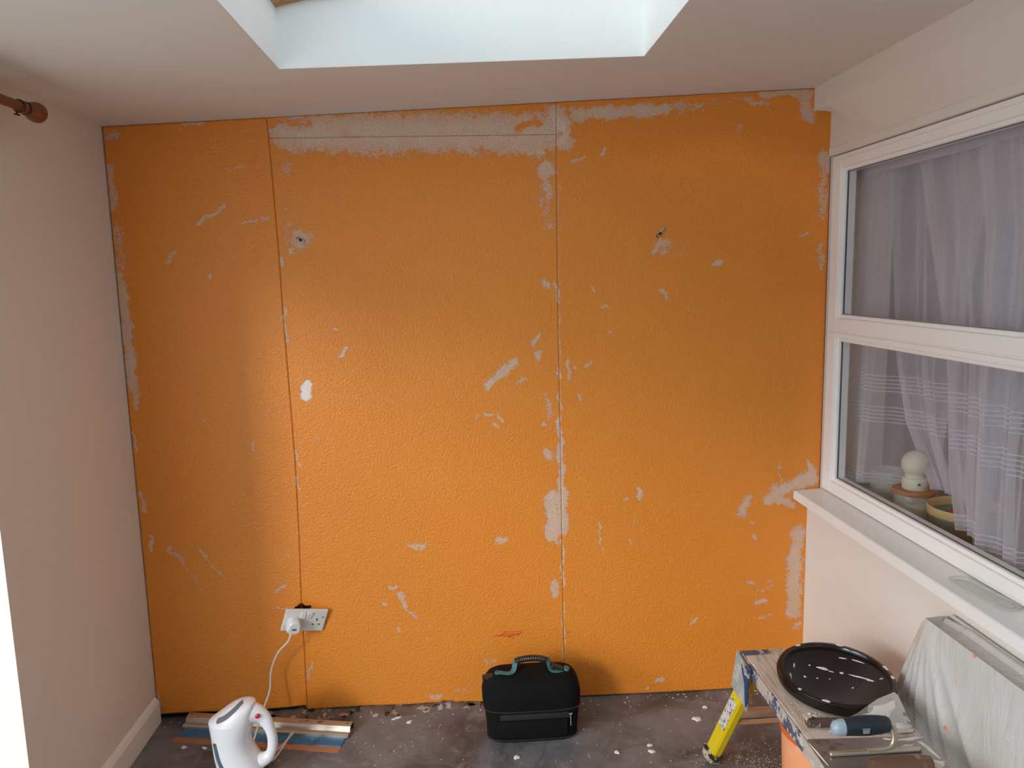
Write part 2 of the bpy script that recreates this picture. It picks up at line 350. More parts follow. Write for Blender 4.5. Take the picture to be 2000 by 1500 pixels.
# orange boards of the back wall
WEAR=[(32,1984,32,1984,23.5,0.85), (13,1882,15,1771,18.9,0.80), (15,1707,19,1578,23.8,0.62), (13,1545,19,1447,19.2,1.00), (19,1447,22,1179,21.0,1.15), (32,1153,29,1110,9.8,1.00), (10,1025,12,972,7.0,0.90), (18,823,20,761,8.5,0.90), (33,671,32,616,7.2,1.00), (5,97,5,49,13.3,0.90), (245,2019,325,2029,10.7,0.80), (243,1992,246,1991,6.7,0.80), (276,1710,363,1756,8.2,0.88), (413,1702,498,1723,6.2,0.72), (385,1876,439,1884,4.8,0.75), (169,1591,202,1627,6.8,0.75), (300,1544,304,1530,7.6,1.00), (394,983,399,958,5.7,0.90), (181,1004,183,1001,5.0,0.90), (238,1072,255,1054,4.2,0.80), (95,619,134,576,11.5,0.75), (134,576,186,481,13.0,0.50), (194,618,258,515,4.3,0.85), (444,458,480,469,7.4,0.80), (443,389,478,389,5.9,0.80), (488,600,497,577,5.1,0.70), (529,1425,530,1324,5.6,1.00), (536,953,541,900,5.8,0.95), (535,856,536,811,5.8,0.95), (532,667,533,661,5.1,0.90), (547,633,549,632,5.1,0.90), (543,181,532,124,10.5,0.68), (533,1599,536,1569,8.3,0.95), (558,1769,554,1631,11.0,0.45), (577,1986,1410,1976,67.4,1.25), (704,1950,898,1939,38.8,0.85), (1128,1960,1376,1933,39.5,1.00), (538,1999,570,1873,22.4,0.55), (1439,2028,1460,1956,39.9,1.30), (1503,2032,1796,2044,23.3,1.15), (1796,2051,1914,2053,20.2,0.62), (2067,2067,2136,2060,10.2,0.80), (2118,2089,2280,2094,14.5,0.95), (2264,2075,2279,2018,25.8,0.95), (2055,1996,2049,1970,10.2,0.65), (1948,2062,2067,2077,11.5,0.45), (2337,1891,2346,1845,24.4,0.95), (2336,1828,2337,1695,22.7,0.68), (2337,1593,2336,1525,15.1,0.62), (2266,1625,2295,1630,6.7,0.75), (2238,1891,2239,1884,5.9,0.70), (1969,1545,1990,1543,8.9,0.95), (1785,1458,1804,1435,7.4,0.90), (1869,1408,1937,1349,4.5,0.65), (1602,1925,1590,1904,7.2,0.90), (1489,1884,1536,1897,6.4,0.80), (1493,1674,1495,1671,5.1,0.90), (1854,1583,1847,1565,5.9,0.60), (1402,1860,1405,1856,31.8,1.10), (1399,1827,1410,1786,28.5,0.72), (1399,1787,1405,1680,26.9,0.50), (1387,1496,1402,1479,11.6,0.92), (1424,1487,1439,1427,7.3,0.90), (1551,1470,1553,1458,5.9,0.90), (1587,1406,1604,1404,10.3,0.90), (1611,1323,1612,1321,7.4,0.90), (1368,1318,1350,1292,10.3,0.90), (1374,1261,1363,1245,13.2,0.92), (1281,1225,1197,1158,24.2,1.05), (1318,1177,1292,1159,11.8,0.70), (1176,1052,1213,1047,5.9,0.90), (1230,1043,1237,1025,7.4,0.90), (1212,1014,1219,1008,7.4,0.90), (1151,1058,1148,1041,4.4,0.80), (1389,1114,1403,1042,11.9,0.70), (1376,1015,1394,1007,10.4,0.75), (1435,1194,1438,1168,8.9,0.90), (1436,1116,1437,1063,5.9,0.80), (1434,1027,1435,956,10.5,1.00), (1437,938,1440,775,13.5,1.00), (1392,912,1399,905,21.2,1.00), (1404,749,1405,620,28.5,1.15), (1441,775,1443,627,21.4,1.10), (1419,600,1424,582,10.7,0.90), (1439,590,1438,421,5.4,1.00), (1439,364,1440,152,4.6,0.85), (1438,1410,1437,1203,7.3,0.55), (1444,1810,1441,1478,5.7,0.50), (1406,442,1414,394,16.9,0.88), (1470,1228,1466,1158,7.4,0.85), (1551,1221,1526,1204,7.4,0.92), (1489,1207,1489,1196,5.2,0.90), (1500,1110,1502,1090,9.0,0.85), (1708,773,1710,736,10.7,1.05), (1663,733,1670,729,7.7,0.80), (1564,659,1581,556,4.6,0.85), (1672,632,1706,672,4.6,0.60), (1681,589,1681,570,6.2,0.70), (2098,715,2081,669,23.9,0.82), (2130,582,2134,574,11.0,0.85), (2115,632,2118,626,7.9,0.70), (2332,789,2204,740,31.5,1.00), (2168,717,2261,695,22.1,0.92), (2317,845,2328,804,9.4,0.95), (2211,845,2216,780,6.2,0.65), (2286,590,2278,477,29.9,1.00), (2275,477,2278,293,33.8,1.02), (2293,240,2293,232,22.8,0.70), (2104,406,2134,409,11.1,0.75), (2179,408,2190,404,9.6,0.70), (2129,378,2195,385,6.4,0.60), (2140,329,2170,332,14.4,0.95), (2160,278,2197,284,9.6,0.60), (1920,282,1901,260,7.9,0.80), (1814,517,1820,507,6.2,0.80), (584,1174,584,1129,15.7,2.60), (705,1268,726,1288,7.1,1.30), (692,1357,693,1355,5.7,0.90), (603,1220,605,1217,5.7,0.70), (601,982,615,992,5.8,0.80), (1217,600,1237,605,15.2,0.95), (915,595,951,599,15.0,0.80), (833,448,853,455,10.5,0.85), (864,424,874,411,12.1,1.00), (877,407,883,369,9.1,0.95), (891,357,914,341,7.6,0.80), (804,394,815,393,7.5,0.90), (859,302,860,294,9.1,0.85), (950,259,953,255,9.2,0.60), (1150,245,1151,241,9.2,0.60), (1160,161,1187,156,12.4,0.65), (961,36,988,32,12.4,0.80), (1056,56,1093,48,12.4,0.50), (1772,43,1806,55,9.6,0.92), (1734,25,1742,29,8.0,0.85), (598,1656,601,1647,44.2,0.80), (564,1623,558,1610,11.1,0.90), (1793,1608,1795,1605,45.0,0.66), (1760,1580,1781,1622,13.2,0.85)]
KEEP=[(531,2018,643,2014,14.9,0.62), (533,1921,572,1912,22.5,0.60), (1307,1986,1381,2011,12.7,0.85), (746,1984,770,1978,8.2,0.50), (1443,1969,1453,1969,5.7,0.80), (1695,2065,1796,2080,11.4,0.40)]

def wearfield(X, Z):
    X0, Z0_ = X, Z
    X = X0 + 0.0045*np.sin(61*Z0_+3*np.sin(23*X0)) + 0.0025*np.sin(147*Z0_+55*X0) + 0.0015*np.sin(310*Z0_-190*X0)
    Z = Z0_ + 0.0045*np.sin(57*X0+3*np.sin(29*Z0_)+1) + 0.0025*np.sin(139*X0-61*Z0_) + 0.0015*np.sin(290*X0+210*Z0_)
    Wf = np.zeros_like(X)
    for sgn, Q in ((1, WEAR), (-1, KEEP)):
        for a, b, c, d, r, s in Q:
            ax, az, bx, bz, r = a/1000, b/1000, c/1000, d/1000, r/1000
            x0, x1, z0, z1 = min(ax, bx)-1.6*r, max(ax, bx)+1.6*r, min(az, bz)-1.6*r, max(az, bz)+1.6*r
            k = np.nonzero((X > x0) & (X < x1) & (Z > z0) & (Z < z1))[0]
            if not len(k): continue
            dx, dz = bx-ax, bz-az; LL = dx*dx+dz*dz+1e-12
            t = np.clip(((X[k]-ax)*dx+(Z[k]-az)*dz)/LL, 0, 1)
            dist = np.hypot(X[k]-ax-t*dx, Z[k]-az-t*dz)
            f = np.clip(1.40-1.05*dist/r, 0, 1)*s
            if sgn > 0: Wf[k] = np.maximum(Wf[k], f)
            else: Wf[k] = Wf[k]*(1-f)
    return Wf
def inpoly(px, pz, poly):
    ins = np.zeros(px.shape, bool); n = len(poly)
    for i in range(n):
        x1, y1 = poly[i]; x2, y2 = poly[(i+1) % n]
        c = ((y1 > pz) != (y2 > pz)) & (px < (x2-x1)*(pz-y1)/(y2-y1+1e-12)+x1)
        ins ^= c
    return ins
HOLE = [(0.485, 0.372), (0.491, 0.386), (0.524, 0.411), (0.530, 0.402), (0.559, 0.396), (0.545, 0.372)]
S1 = ([0.0, 0.21, 0.41, 0.64, 0.915, 1.16, 1.4, 1.6, 1.875, 2.03, 2.2], [0.520, 0.5235, 0.524, 0.531, 0.534, 0.530, 0.5255, 0.5245, 0.519, 0.514, 0.513])
S2 = ([0.0, 0.145, 0.32, 0.605, 0.935, 1.375, 1.861, 2.054, 2.2], [1.442, 1.441, 1.4385, 1.4385, 1.438, 1.436, 1.438, 1.441, 1.441])
BZ = ([0.0, 0.014, 0.06, 0.199, 0.305, 0.38, 0.448, 0.516, 0.5175, 0.5179, 0.53, 0.736, 0.88, 0.96, 0.991, 1.0, 1.037, 1.045, 1.073, 1.137, 1.3, 1.527, 1.809, 2.075, 2.36],
      [0.026, 0.022, 0.024, 0.021, 0.018, 0.020, 0.0225, 0.0265, 0.027, 0.012, 0.011, 0.013, 0.009, 0.011, 0.009, 0.016, 0.014, 0.008, 0.009, 0.004, 0.005, 0.006, 0.003, 0.003, 0.003])
def board(xl, xr, zlo, zhi, nx, nz, label, hole=False):
    """xl, xr, zlo, zhi: functions. Front at y = 0, 12 mm thick"""
    u = np.linspace(0, 1, nx+1); v = np.linspace(0, 1, nz+1)
    U, V = np.meshgrid(u, v)
    zz = 0.0 + V*2.1
    X = xl(zz) + U*(xr(zz)-xl(zz))
    Z = zlo(X) + V*(zhi(X)-zlo(X))
    X = xl(Z) + U*(xr(Z)-xl(Z))
    Y = 0.0012*np.sin(X*5.3+1)*np.sin(Z*4.1)
    P = np.stack([X, Y, Z], -1).reshape(-1, 3)
    idx = np.arange((nx+1)*(nz+1)).reshape(nz+1, nx+1)
    q = np.stack([idx[:-1, :-1], idx[:-1, 1:], idx[1:, 1:], idx[1:, :-1]], -1).reshape(-1, 4)
    if hole:
        cx = P[q].mean(1); q = q[~inpoly(cx[:, 0], cx[:, 2], HOLE)]
    border = np.concatenate([idx[0, :], idx[1:, -1], idx[-1, -2::-1], idx[-2:0:-1, 0]])
    n0 = len(P); B = P[border].copy(); B[:, 1] = 0.0125
    P2 = np.concatenate([P, B]); nb_ = len(border); k = np.arange(nb_); k2 = (k+1) % nb_
    sides = np.stack([border[k], n0+k, n0+k2, border[k2]], -1)
    F = np.concatenate([q, sides])
    me = bpy.data.meshes.new('plasterboard')
    me.vertices.add(len(P2)); me.vertices.foreach_set('co', P2.astype(np.float32).ravel())
    me.loops.add(F.size); me.loops.foreach_set('vertex_index', F.astype(np.int32).ravel())
    me.polygons.add(len(F)); me.polygons.foreach_set('loop_start', (np.arange(len(F))*4).astype(np.int32))
    me.update(calc_edges=True)
    at = me.attributes.new('wear', 'FLOAT', 'POINT')
    at.data.foreach_set('value', wearfield(P2[:, 0], P2[:, 2]).astype(np.float32))
    return link('plasterboard', me, M_BOARD, back, label=label)
s1 = lambda z: np.interp(z, *S1); s2 = lambda z: np.interp(z, *S2); bz = lambda x: np.interp(x, *BZ); cc = lambda x: cz(x)-0.0015
G = 0.0009
k = lambda c: (lambda z: np.full_like(z, c))
board(k(0.0035), lambda z: s1(z)-G, bz, cc, 120, 470, 'orange board with grey worn left edge', True)
board(lambda z: s1(z)+G, lambda z: s2(z)-G*0.45, bz, k(1.9705), 200, 440, 'orange middle board with white scrapes', True)
board(lambda z: s1(z)+G, lambda z: s2(z)-G*0.45, k(1.9715), cc, 200, 24, 'narrow strip of bare pinkish plaster')
board(lambda z: s2(z)+G*0.45, k(W1+0.001), bz, cc, 200, 470, 'orange board scuffed along its right edge')

# red pencil marks on the boards
M_PEN = mat('red_pencil', (0.62, 0.05, 0.02), 0.7)
def pen(pts, r=0.0009):
    bm = nb(); tube(bm, [(x, -0.0005, z) for x, z in pts], r, 5); return bm
bm = pen([(1.190, .251), (1.214, .255), (1.232, .268)])
for q in ([(1.196, .252), (1.225, .252), (1.262, .240)], [(1.228, .266), (1.262, .264), (1.287, .266)], [(1.212, .254), (1.250, .248), (1.290, .262)], [(1.222, .258), (1.255, .256), (1.278, .250)], [(1.240, .250), (1.285, .256)]):
    tube(bm, [(x, -0.0005, z) for x, z in q], 0.0009, 5)
part('pencil_mark', bm, M_PEN, back, label='red pencil arrow')
part('pencil_mark', pen([(1.444, .2545), (1.452, .252), (1.463, .2535)]), M_PEN, back, label='short red pencil dash')
part('pencil_mark', pen([(1.414, 1.427), (1.413, 1.39), (1.408, 1.362)], 0.0006), M_PEN, back, label='thin red pencil line')

# ------------------------------------------------------------------ window 1 (between the room and the kitchen)
M_GLASS = bpy.data.materials.new('window_glass'); M_GLASS.use_nodes = True
nt = M_GLASS.node_tree; nt.nodes.remove(nt.nodes['Principled BSDF'])
tr = N(nt, 'ShaderNodeBsdfTransparent'); tr.inputs[0].default_value = (0.94, 0.945, 0.95, 1)
gl = N(nt, 'ShaderNodeBsdfGlossy'); gl.inputs['Roughness'].default_value = 0.02
lw = N(nt, 'ShaderNodeLayerWeight'); lw.inputs[0].default_value = 0.5
fr = math_(nt, 'ADD', 0.03, math_(nt, 'MULTIPLY', math_(nt, 'POWER', lw.outputs['Facing'], 4.0), 0.45))
mx = N(nt, 'ShaderNodeMixShader'); L(nt, fr, mx.inputs[0]); L(nt, tr.outputs[0], mx.inputs[1]); L(nt, gl.outputs[0], mx.inputs[2])
L(nt, mx.outputs[0], nt.nodes['Material Output'].inputs[0])
M_SEAL = mat('grey_rubber', (0.10, 0.105, 0.10), 0.6)
def frame_ring(bm, y0, y1, z0, z1, w, x0, x1, bev=0.003):
    """rectangular frame lying in a plane of constant x; w = (left, right, bottom, top) widths"""
    wl, wr, wb, wt = w
    add_box(bm, x0, x1, y0-wl, y0, z0, z1, bev); add_box(bm, x0, x1, y1, y1+wr, z0, z1, bev)
    add_box(bm, x0, x1, y1+wr, y0-wl, z0, z0+wb, bev); add_box(bm, x0, x1, y1+wr, y0-wl, z1-wt, z1, bev)
Z0, ZM, Z1 = 0.752, 1.3085, 1.883
bm = nb(); frame_ring(bm, -0.012, YW1, Z0, Z1, (0.034, 0.034, 0.02, 0.02), W1+0.003, W1+0.06)
add_box(bm, W1+0.003, W1+0.06, YW1+0.034, -0.046, ZM-0.012, ZM+0.003, 0.002)
win = struct(part('window_1', bm, M_GLOSS))
for nm, (z0, z1, gz0, gz1) in (('upper', (ZM+0.002, Z1-0.016, 1.366, 1.827)), ('lower', (Z0+0.012, ZM-0.003, 0.810, 1.2765))):
    bm = nb()
    ya, yb = -0.036, YW1+0.03
    frame_ring(bm, ya, yb, z0, z1, (0.048, 0.05, gz0-z0-0.012, z1-gz1-0.012), W1-0.004, W1+0.045, 0.003)
    frame_ring(bm, ya-0.046, yb+0.05, gz0-0.014, gz1+0.014, (0.014, 0.014, 0.014, 0.014), W1+0.004, W1+0.045, 0.004)
    s = part('sash', bm, M_GLOSS, win)
    bm = nb(); frame_ring(bm, ya-0.058, yb+0.06, gz0-0.002, gz1+0.002, (0.003, 0.003, 0.003, 0.003), W1+0.014, W1+0.0195, 0)
    part('glazing_seal', bm, M_SEAL, s)
    part('pane', add_box(nb(), W1+0.020, W1+0.024, yb+0.06, ya-0.058, gz0-0.004, gz1+0.004), M_GLASS, s)
# outer sill board (on our side)
bm = nb()
prism(bm, [(2.262, 0.744-0.030), (2.262, 0.738), (2.267, 0.7435), (2.42, 0.7515), (2.42, 0.7215), (2.266, 0.712)], 0.003, 1.63, 0.0015, Matrix(((1, 0, 0, 0), (0, 0, -1, 0), (0, 1, 0, 0), (0, 0, 0, 1))))
struct(part('trim_3', bm, mat('sill_paint', (0.86, 0.85, 0.83), 0.35, var=0.02, bump=0.1, bscale=30, bdist=0.001, splat=((0.50, 0.47, 0.43), 45, 0.74, 0.02)), label='white painted window board'))

# ------------------------------------------------------------------ kitchen behind the window
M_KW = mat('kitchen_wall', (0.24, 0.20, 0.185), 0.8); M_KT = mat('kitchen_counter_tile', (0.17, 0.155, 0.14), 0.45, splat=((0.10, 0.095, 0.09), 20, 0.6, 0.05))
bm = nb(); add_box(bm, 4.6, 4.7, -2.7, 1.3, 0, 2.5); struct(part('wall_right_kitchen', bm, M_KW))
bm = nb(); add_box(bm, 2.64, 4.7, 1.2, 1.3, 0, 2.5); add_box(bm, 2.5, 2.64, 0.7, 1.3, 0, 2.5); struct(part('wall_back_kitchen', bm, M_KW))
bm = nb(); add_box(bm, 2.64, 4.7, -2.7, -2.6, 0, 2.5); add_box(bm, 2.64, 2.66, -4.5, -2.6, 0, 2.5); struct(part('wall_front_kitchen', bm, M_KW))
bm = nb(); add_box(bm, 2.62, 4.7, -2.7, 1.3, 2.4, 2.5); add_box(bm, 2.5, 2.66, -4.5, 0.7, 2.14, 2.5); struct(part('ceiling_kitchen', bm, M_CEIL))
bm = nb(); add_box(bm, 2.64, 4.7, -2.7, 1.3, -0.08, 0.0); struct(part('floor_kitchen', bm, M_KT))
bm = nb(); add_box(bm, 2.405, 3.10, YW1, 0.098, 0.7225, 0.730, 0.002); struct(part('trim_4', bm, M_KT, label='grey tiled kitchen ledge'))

# curtains
def curtain_mat(transp):
    m = bpy.data.materials.new('sheer_white_voile'); m.use_nodes = True; nt = m.node_tree; nt.nodes.remove(nt.nodes['Principled BSDF'])
    co = objco(nt); sp = N(nt, 'ShaderNodeSeparateXYZ'); L(nt, co, sp.inputs[0]); z = sp.outputs['Z']
    band = None
    for zc in [b_-0.75 for b_ in BANDS]:
        for k_ in range(5):
            d_ = math_(nt, 'ABSOLUTE', math_(nt, 'SUBTRACT', z, zc-0.0125*k_), 0)
            f = math_(nt, 'LESS_THAN', d_, 0.0015)
            band = f if band is None else math_(nt, 'MAXIMUM', band, f)
    tp = N(nt, 'ShaderNodeBsdfTransparent'); tl = N(nt, 'ShaderNodeBsdfTranslucent'); df = N(nt, 'ShaderNodeBsdfDiffuse')
    tl.inputs[0].default_value = (0.82, 0.82, 0.88, 1); df.inputs[0].default_value = (0.85, 0.85, 0.93, 1)
    a = N(nt, 'ShaderNodeMixShader'); a.inputs[0].default_value = 0.72; L(nt, tl.outputs[0], a.inputs[1]); L(nt, df.outputs[0], a.inputs[2])
    wv = noise(nt, 260, 2, 0.5, objco(nt, 1, 0.25, 1.4))
    lwc = N(nt, 'ShaderNodeLayerWeight'); lwc.inputs[0].default_value = 0.5
    fac = math_(nt, 'ADD', transp, math_(nt, 'MULTIPLY', math_(nt, 'SUBTRACT', wv, 0.5), 0.18))
    fac = math_(nt, 'MULTIPLY', fac, math_(nt, 'SUBTRACT', 1.0, math_(nt, 'POWER', lwc.outputs['Facing'], 1.6)))
    fac = math_(nt, 'MULTIPLY', fac, math_(nt, 'SUBTRACT', 1.0, math_(nt, 'MULTIPLY', band, 0.75)))
    b = N(nt, 'ShaderNodeMixShader'); L(nt, fac, b.inputs[0]); L(nt, a.outputs[0], b.inputs[1]); L(nt, tp.outputs[0], b.inputs[2])
    L(nt, b.outputs[0], nt.nodes['Material Output'].inputs[0])
    return m
BANDS = (1.168, 1.065, 0.835)
M_CUR = curtain_mat(0.60)
def curtain(name, root, x, yl, yr, hem, top, amp, freq, ph, nu=110, nv=60, mt=None, gather=0.0, dx=0.0):
    """yl(t), yr(t): edges as functions of z; hem(u): z of the lower edge for u in 0..1 from left (far) to right (near)"""
    rows = []
    for j in range(nv+1):
        v = j/nv; row = []
        for i in range(nu+1):
            u = i/nu
            z = top + (hem(u)-top)*v
            y = yl(z) + (yr(z)-yl(z))*u
            a = amp*(0.45+0.55*v)
            w = math.sin(freq*u*2*PI+ph+0.6*math.sin(3*v+ph)); w = math.copysign(abs(w)**0.6, w) + 0.5*math.sin(freq*2.3*u*2*PI+1.7*ph+1.2*v)
            row.append((x + dx*max(0, min(1, (u-0.50)/0.32))**2*(3-2*max(0, min(1, (u-0.50)/0.32))) + a*w, y + gather*a*math.cos(freq*u*2*PI+ph), z))
        rows.append(row)
    bm = nb(); loft(bm, rows, False, False)
    return part(name, bm, mt or M_CUR, root, True)
def lin(*pts):
    zs = [p[0] for p in pts][::1]; ys = [p[1] for p in pts]
    o = sorted(zip(zs, ys)); zs = [a for a, _ in o]; ys = [b for _, b in o]
    return lambda z: float(np.interp(z, zs, ys))
cu = thing('net_curtain', 'sheer white net curtain with striped bands hanging behind the window panes', 'curtain', (2.50, -0.6, 0.75))
TOP = 1.90
curtain('curtain_panel', cu, 2.450, lin((0.7, 0.070), (1.9, 0.045)), lin((0.7, -0.30), (1.9, -0.50)), lambda u: 0.762+0.040*min(1, u*1.8), TOP, 0.011, 3.6, 0.4, mt=M_CUR, dx=0.14)
curtain('curtain_panel', cu, 2.535, lin((0.78, -0.40), (0.86, -0.36), (1.03, -0.19), (1.2, -0.12), (1.9, -0.02)), lin((0.8, -0.62), (1.9, -0.75)), lambda u: 0.848+0.015*u, TOP, 0.018, 4, 1.3)
curtain('curtain_panel', cu, 2.480, lin((0.80, -0.585), (0.95, -0.530), (1.27, -0.475), (1.9, -0.28)), lin((0.8, -0.75), (1.9, -0.95)), lambda u: 0.795-0.006*u, TOP, 0.017, 3.5, 2.1)
curtain('curtain_panel', cu, 2.440, lin((0.78, -0.680), (1.28, -0.665), (1.6, -0.66), (1.9, -0.60)), lin((0.7, -1.58), (1.9, -1.58)), lambda u: 0.770+0.05*max(0, u-0.05), TOP, 0.019, 8.5, 0.2, nu=220)
bm = nb(); add_box(bm, 2.438, 2.446, -1.59, 0.085, 1.812, 1.90, 0.003)
part('heading_tape', bm, curtain_mat(0.55), cu)
bm = nb(); tube(bm, [(2.47, 0.095, 1.905), (2.47, -1.6, 1.905)], 0.006, 8)
part('curtain_wire', bm, M_GLOSS, cu)

# curtain pole on the left wall
M_POLE = mat('antique_copper', (0.24, 0.105, 0.055), 0.38, 0.6, var=0.15, bump=0.05)
M_POLED = mat('dark_bronze', (0.055, 0.035, 0.025), 0.45, 0.7)
rp = thing('curtain_pole', 'copper coloured curtain pole with trumpet shaped end high on the left wall', 'curtain pole', (0.085, -0.9, 1.944))
part('pole', tube(nb(), [(0.085, -2.6, 1.944), (0.085, -0.610, 1.944)], 0.0115, 20), M_POLE, rp, True)
Mr = Matrix.Rotation(-PI/2, 4, 'X')     # local z -> +y
f = nb(); lathe(f, [(0.0, 0), (0.0135, 0), (0.0135, 0.026), (0.0115, 0.028), (0.0135, 0.034), (0.0185, 0.048), (0.0232, 0.064), (0.0250, 0.076), (0.0240, 0.084), (0.0205, 0.090), (0.010, 0.094), (0.0, 0.0955)], Vector((0.085, -0.610, 1.944)), 32, Mr, False)
fo = part('finial', f, M_POLE, rp, True)
for yy in (-0.6095, -0.5825):
    t = nb(); lathe(t, [(0.0140, 0), (0.0160, 0.0008), (0.0160, 0.0032), (0.0140, 0.004)], Vector((0.085, yy, 1.944)), 28, Mr); part('ring', t, M_POLED, fo, True, label='dark ring round the finial')
t = nb(); tube(t, [(0.085, -0.619, 1.933), (0.085, -0.619, 1.9215)], 0.0022, 8); tube(t, [(0.079, -0.619, 1.9235), (0.091, -0.619, 1.9205)], 0.0022, 8)
part('thumb_screw', t, M_POLED, rp, True)
t = nb(); lathe(t, [(0.024, 0), (0.024, 0.004), (0.018, 0.008), (0.0, 0.008)], Vector((0.0005, -0.80, 1.925)), 24, Matrix.Rotation(PI/2, 4, 'Y'))
tube(t, spline([(0.006, -0.80, 1.925), (0.045, -0.80, 1.922), (0.080, -0.80, 1.928)], 5), 0.0045, 10)
lathe(t, [(0.0120, -0.006), (0.0155, -0.006), (0.0155, 0.006), (0.0120, 0.006)], Vector((0.085, -0.80, 1.944)), 24, Mr)
part('bracket', t, M_POLED, rp, True)

# outside: paving the door looks out on
struct(part('ground', add_box(nb(), -14, -0.33, -14, 8, -0.14, -0.06), mat('pale_paving', (0.48, 0.47, 0.45), 0.8, bump=0.2, bscale=4)))

# ------------------------------------------------------------------ double socket, plug and lead
M_PLASTIC = mat('white_plastic', (0.80, 0.79, 0.77), 0.32, var=0.02)
M_PLUG = mat('cool_white_plastic', (0.85, 0.86, 0.90), 0.3, var=0.01)
M_BLACK = mat('matt_black', (0.012, 0.012, 0.013), 0.6)
so_ = thing('socket_outlet', 'white double power socket hanging loose and tilted from the orange wall', 'socket', (0.5408, -0.042, 0.3657), (0.269, 0.2438, 0.4516))
def lbox(bm, x0, x1, z0, z1, yf, yb, bev=0.0): return add_box(bm, x0, x1, yf, yb, z0, z1, bev)   # local: x across, z up, -y towards the room
part('face_plate', lbox(nb(), -0.073, 0.073, -0.043, 0.043, -0.005, 0.005, 0.003), M_PLASTIC, so_, local=True)
for xx, on in ((-0.0115, -1), (0.0115, 1)):
    bm = nb(); t = nb(); add_box(t, -0.0085, 0.0085, -0.009, -0.003, -0.0125, 0.0125, 0.0015)
    t.transform(Matrix.Translation((xx, 0, 0.022)) @ Matrix.Rotation(0.16*on, 4, 'X')); merge(bm, t)
    part('switch', bm, M_PLASTIC, so_, local=True)
bm = nb()
for sx in (-0.041,):
    pass
for px_, pz_, w_, h_ in ((0.041, 0.004, 0.0022, 0.0044), (0.030, -0.0145, 0.0036, 0.0020), (0.052, -0.0145, 0.0036, 0.0020), (0.0600, 0.0135, 0.0022, 0.0022)):
    add_box(bm, px_-w_, px_+w_, -0.0056, -0.0046, pz_-h_, pz_+h_)
_p = part('pin_hole', bm, M_BLACK, so_, local=True, label='dark pin slots'); _p['kind'] = 'stuff'
bm = nb(); add_box(bm, -0.058, 0.058, 0.005, 0.022, -0.030, 0.030, 0.004); part('rear_housing', bm, M_PLASTIC, so_, local=True)
pl = thing('power_plug', 'white moulded plug pushed into the left half of the loose double socket', 'plug', (0.5408, -0.042, 0.3657), (0.269, 0.2438, 0.4516))
PC = Vector((-0.040, 0, -0.006))
bm = nb(); rings = []
for yy, s_ in ((-0.0055, 0.90), (-0.008, 1.0), (-0.024, 1.0), (-0.034, 0.93), (-0.038, 0.80)):
    rings.append([Vector((PC.x + 0.0245*s_*math.copysign(abs(math.cos(t))**0.72, math.cos(t))*(1 if math.sin(t) < 0 else 0.88), yy, PC.z - 0.004 + 0.0255*s_*math.copysign(abs(math.sin(t))**0.72, math.sin(t)))) for t in [2*PI*k_/32 for k_ in range(32)]])
loft(bm, rings); part('plug_body', bm, M_PLUG, pl, True, local=True)
bm = nb(); add_box(bm, PC.x-0.0075, PC.x+0.0075, -0.0392, -0.0380, PC.z-0.010, PC.z-0.003, 0.0005); part('fuse_label', bm, mat('dark_fuse_label', (0.05, 0.03, 0.03), 0.5, splat=((0.6, 0.6, 0.6), 700, 0.55, 0.03)), pl, local=True, label='small dark fuse label')
bm = nb(); tube(bm, [(PC.x, -0.020, PC.z-0.026), (PC.x-0.001, -0.022, PC.z-0.040)], [0.0062, 0.0045], 12); part('cord_grip', bm, M_PLUG, pl, True, local=True)
Rs = root_matrix(pl); c0 = Rs @ Vector((PC.x-0.001, -0.022, PC.z-0.040))
M_CORD = mat('white_flex', (0.74, 0.69, 0.64), 0.45)
pts = spline([c0, c0+Vector((-0.010, -0.004, -0.022)), (0.455, -0.072, 0.270), (0.430, -0.062, 0.222), (0.418, -0.060, 0.180), (0.4145, -0.072, 0.130), (0.400, -0.11, 0.085), (0.385, -0.16, 0.03), (0.38, -0.19, 0.008)], 8)
part('power_lead', tube(nb(), pts, 0.0033, 10), M_CORD, pl, True)

# ------------------------------------------------------------------ wall light scars: cable ends
M_TERM = mat('speckled_terminal', (0.52, 0.48, 0.43), 0.6, splat=((0.03, 0.03, 0.03), 210, 0.60, 0.03), bump=0.4, bscale=300)
def cable_stub(lab, c, ang, ln, w):
    t_ = thing('cable_stub', lab, 'wall fitting', (c[0], -0.002, c[1]))
    bm = nb(); M = Matrix.Translation((c[0], -0.004, c[1])) @ Matrix.Rotation(ang, 4, 'Y')
    rings = []
    for k_, s_ in ((-1, 0.55), (-0.8, 0.9), (-0.3, 1.0), (0.2, 0.85), (0.7, 0.95), (1, 0.5)):
        rings.append([M @ Vector((k_*ln/2, 0.005*s_*math.sin(a)*1.2, w/2*s_*math.cos(a)*(1+0.18*math.sin(3*a+5*k_)))) for a in [2*PI*i/14 for i in range(14)]])
    loft(bm, rings); part('terminal_strip', bm, M_TERM, t_, True)
    bm = nb(); tube(bm, [M @ Vector((-ln/2-0.001, 0.004, 0.001)), M @ Vector((-ln/2+0.012, -0.0045, 0)), M @ Vector((-ln/2+0.016, -0.003, 0))], [0.0045, 0.0045, 0.003], 8)
    part('cut_wire', bm, M_BLACK, t_, True)
    return t_
cable_stub('small speckled grey cable end in the round scar beside the left board joint', (0.600, 1.648), 0.5, 0.026, 0.014)
cable_stub('long thin grey cable end slanting above the scar on the right board', (1.786, 1.652), -0.92, 0.040, 0.009)

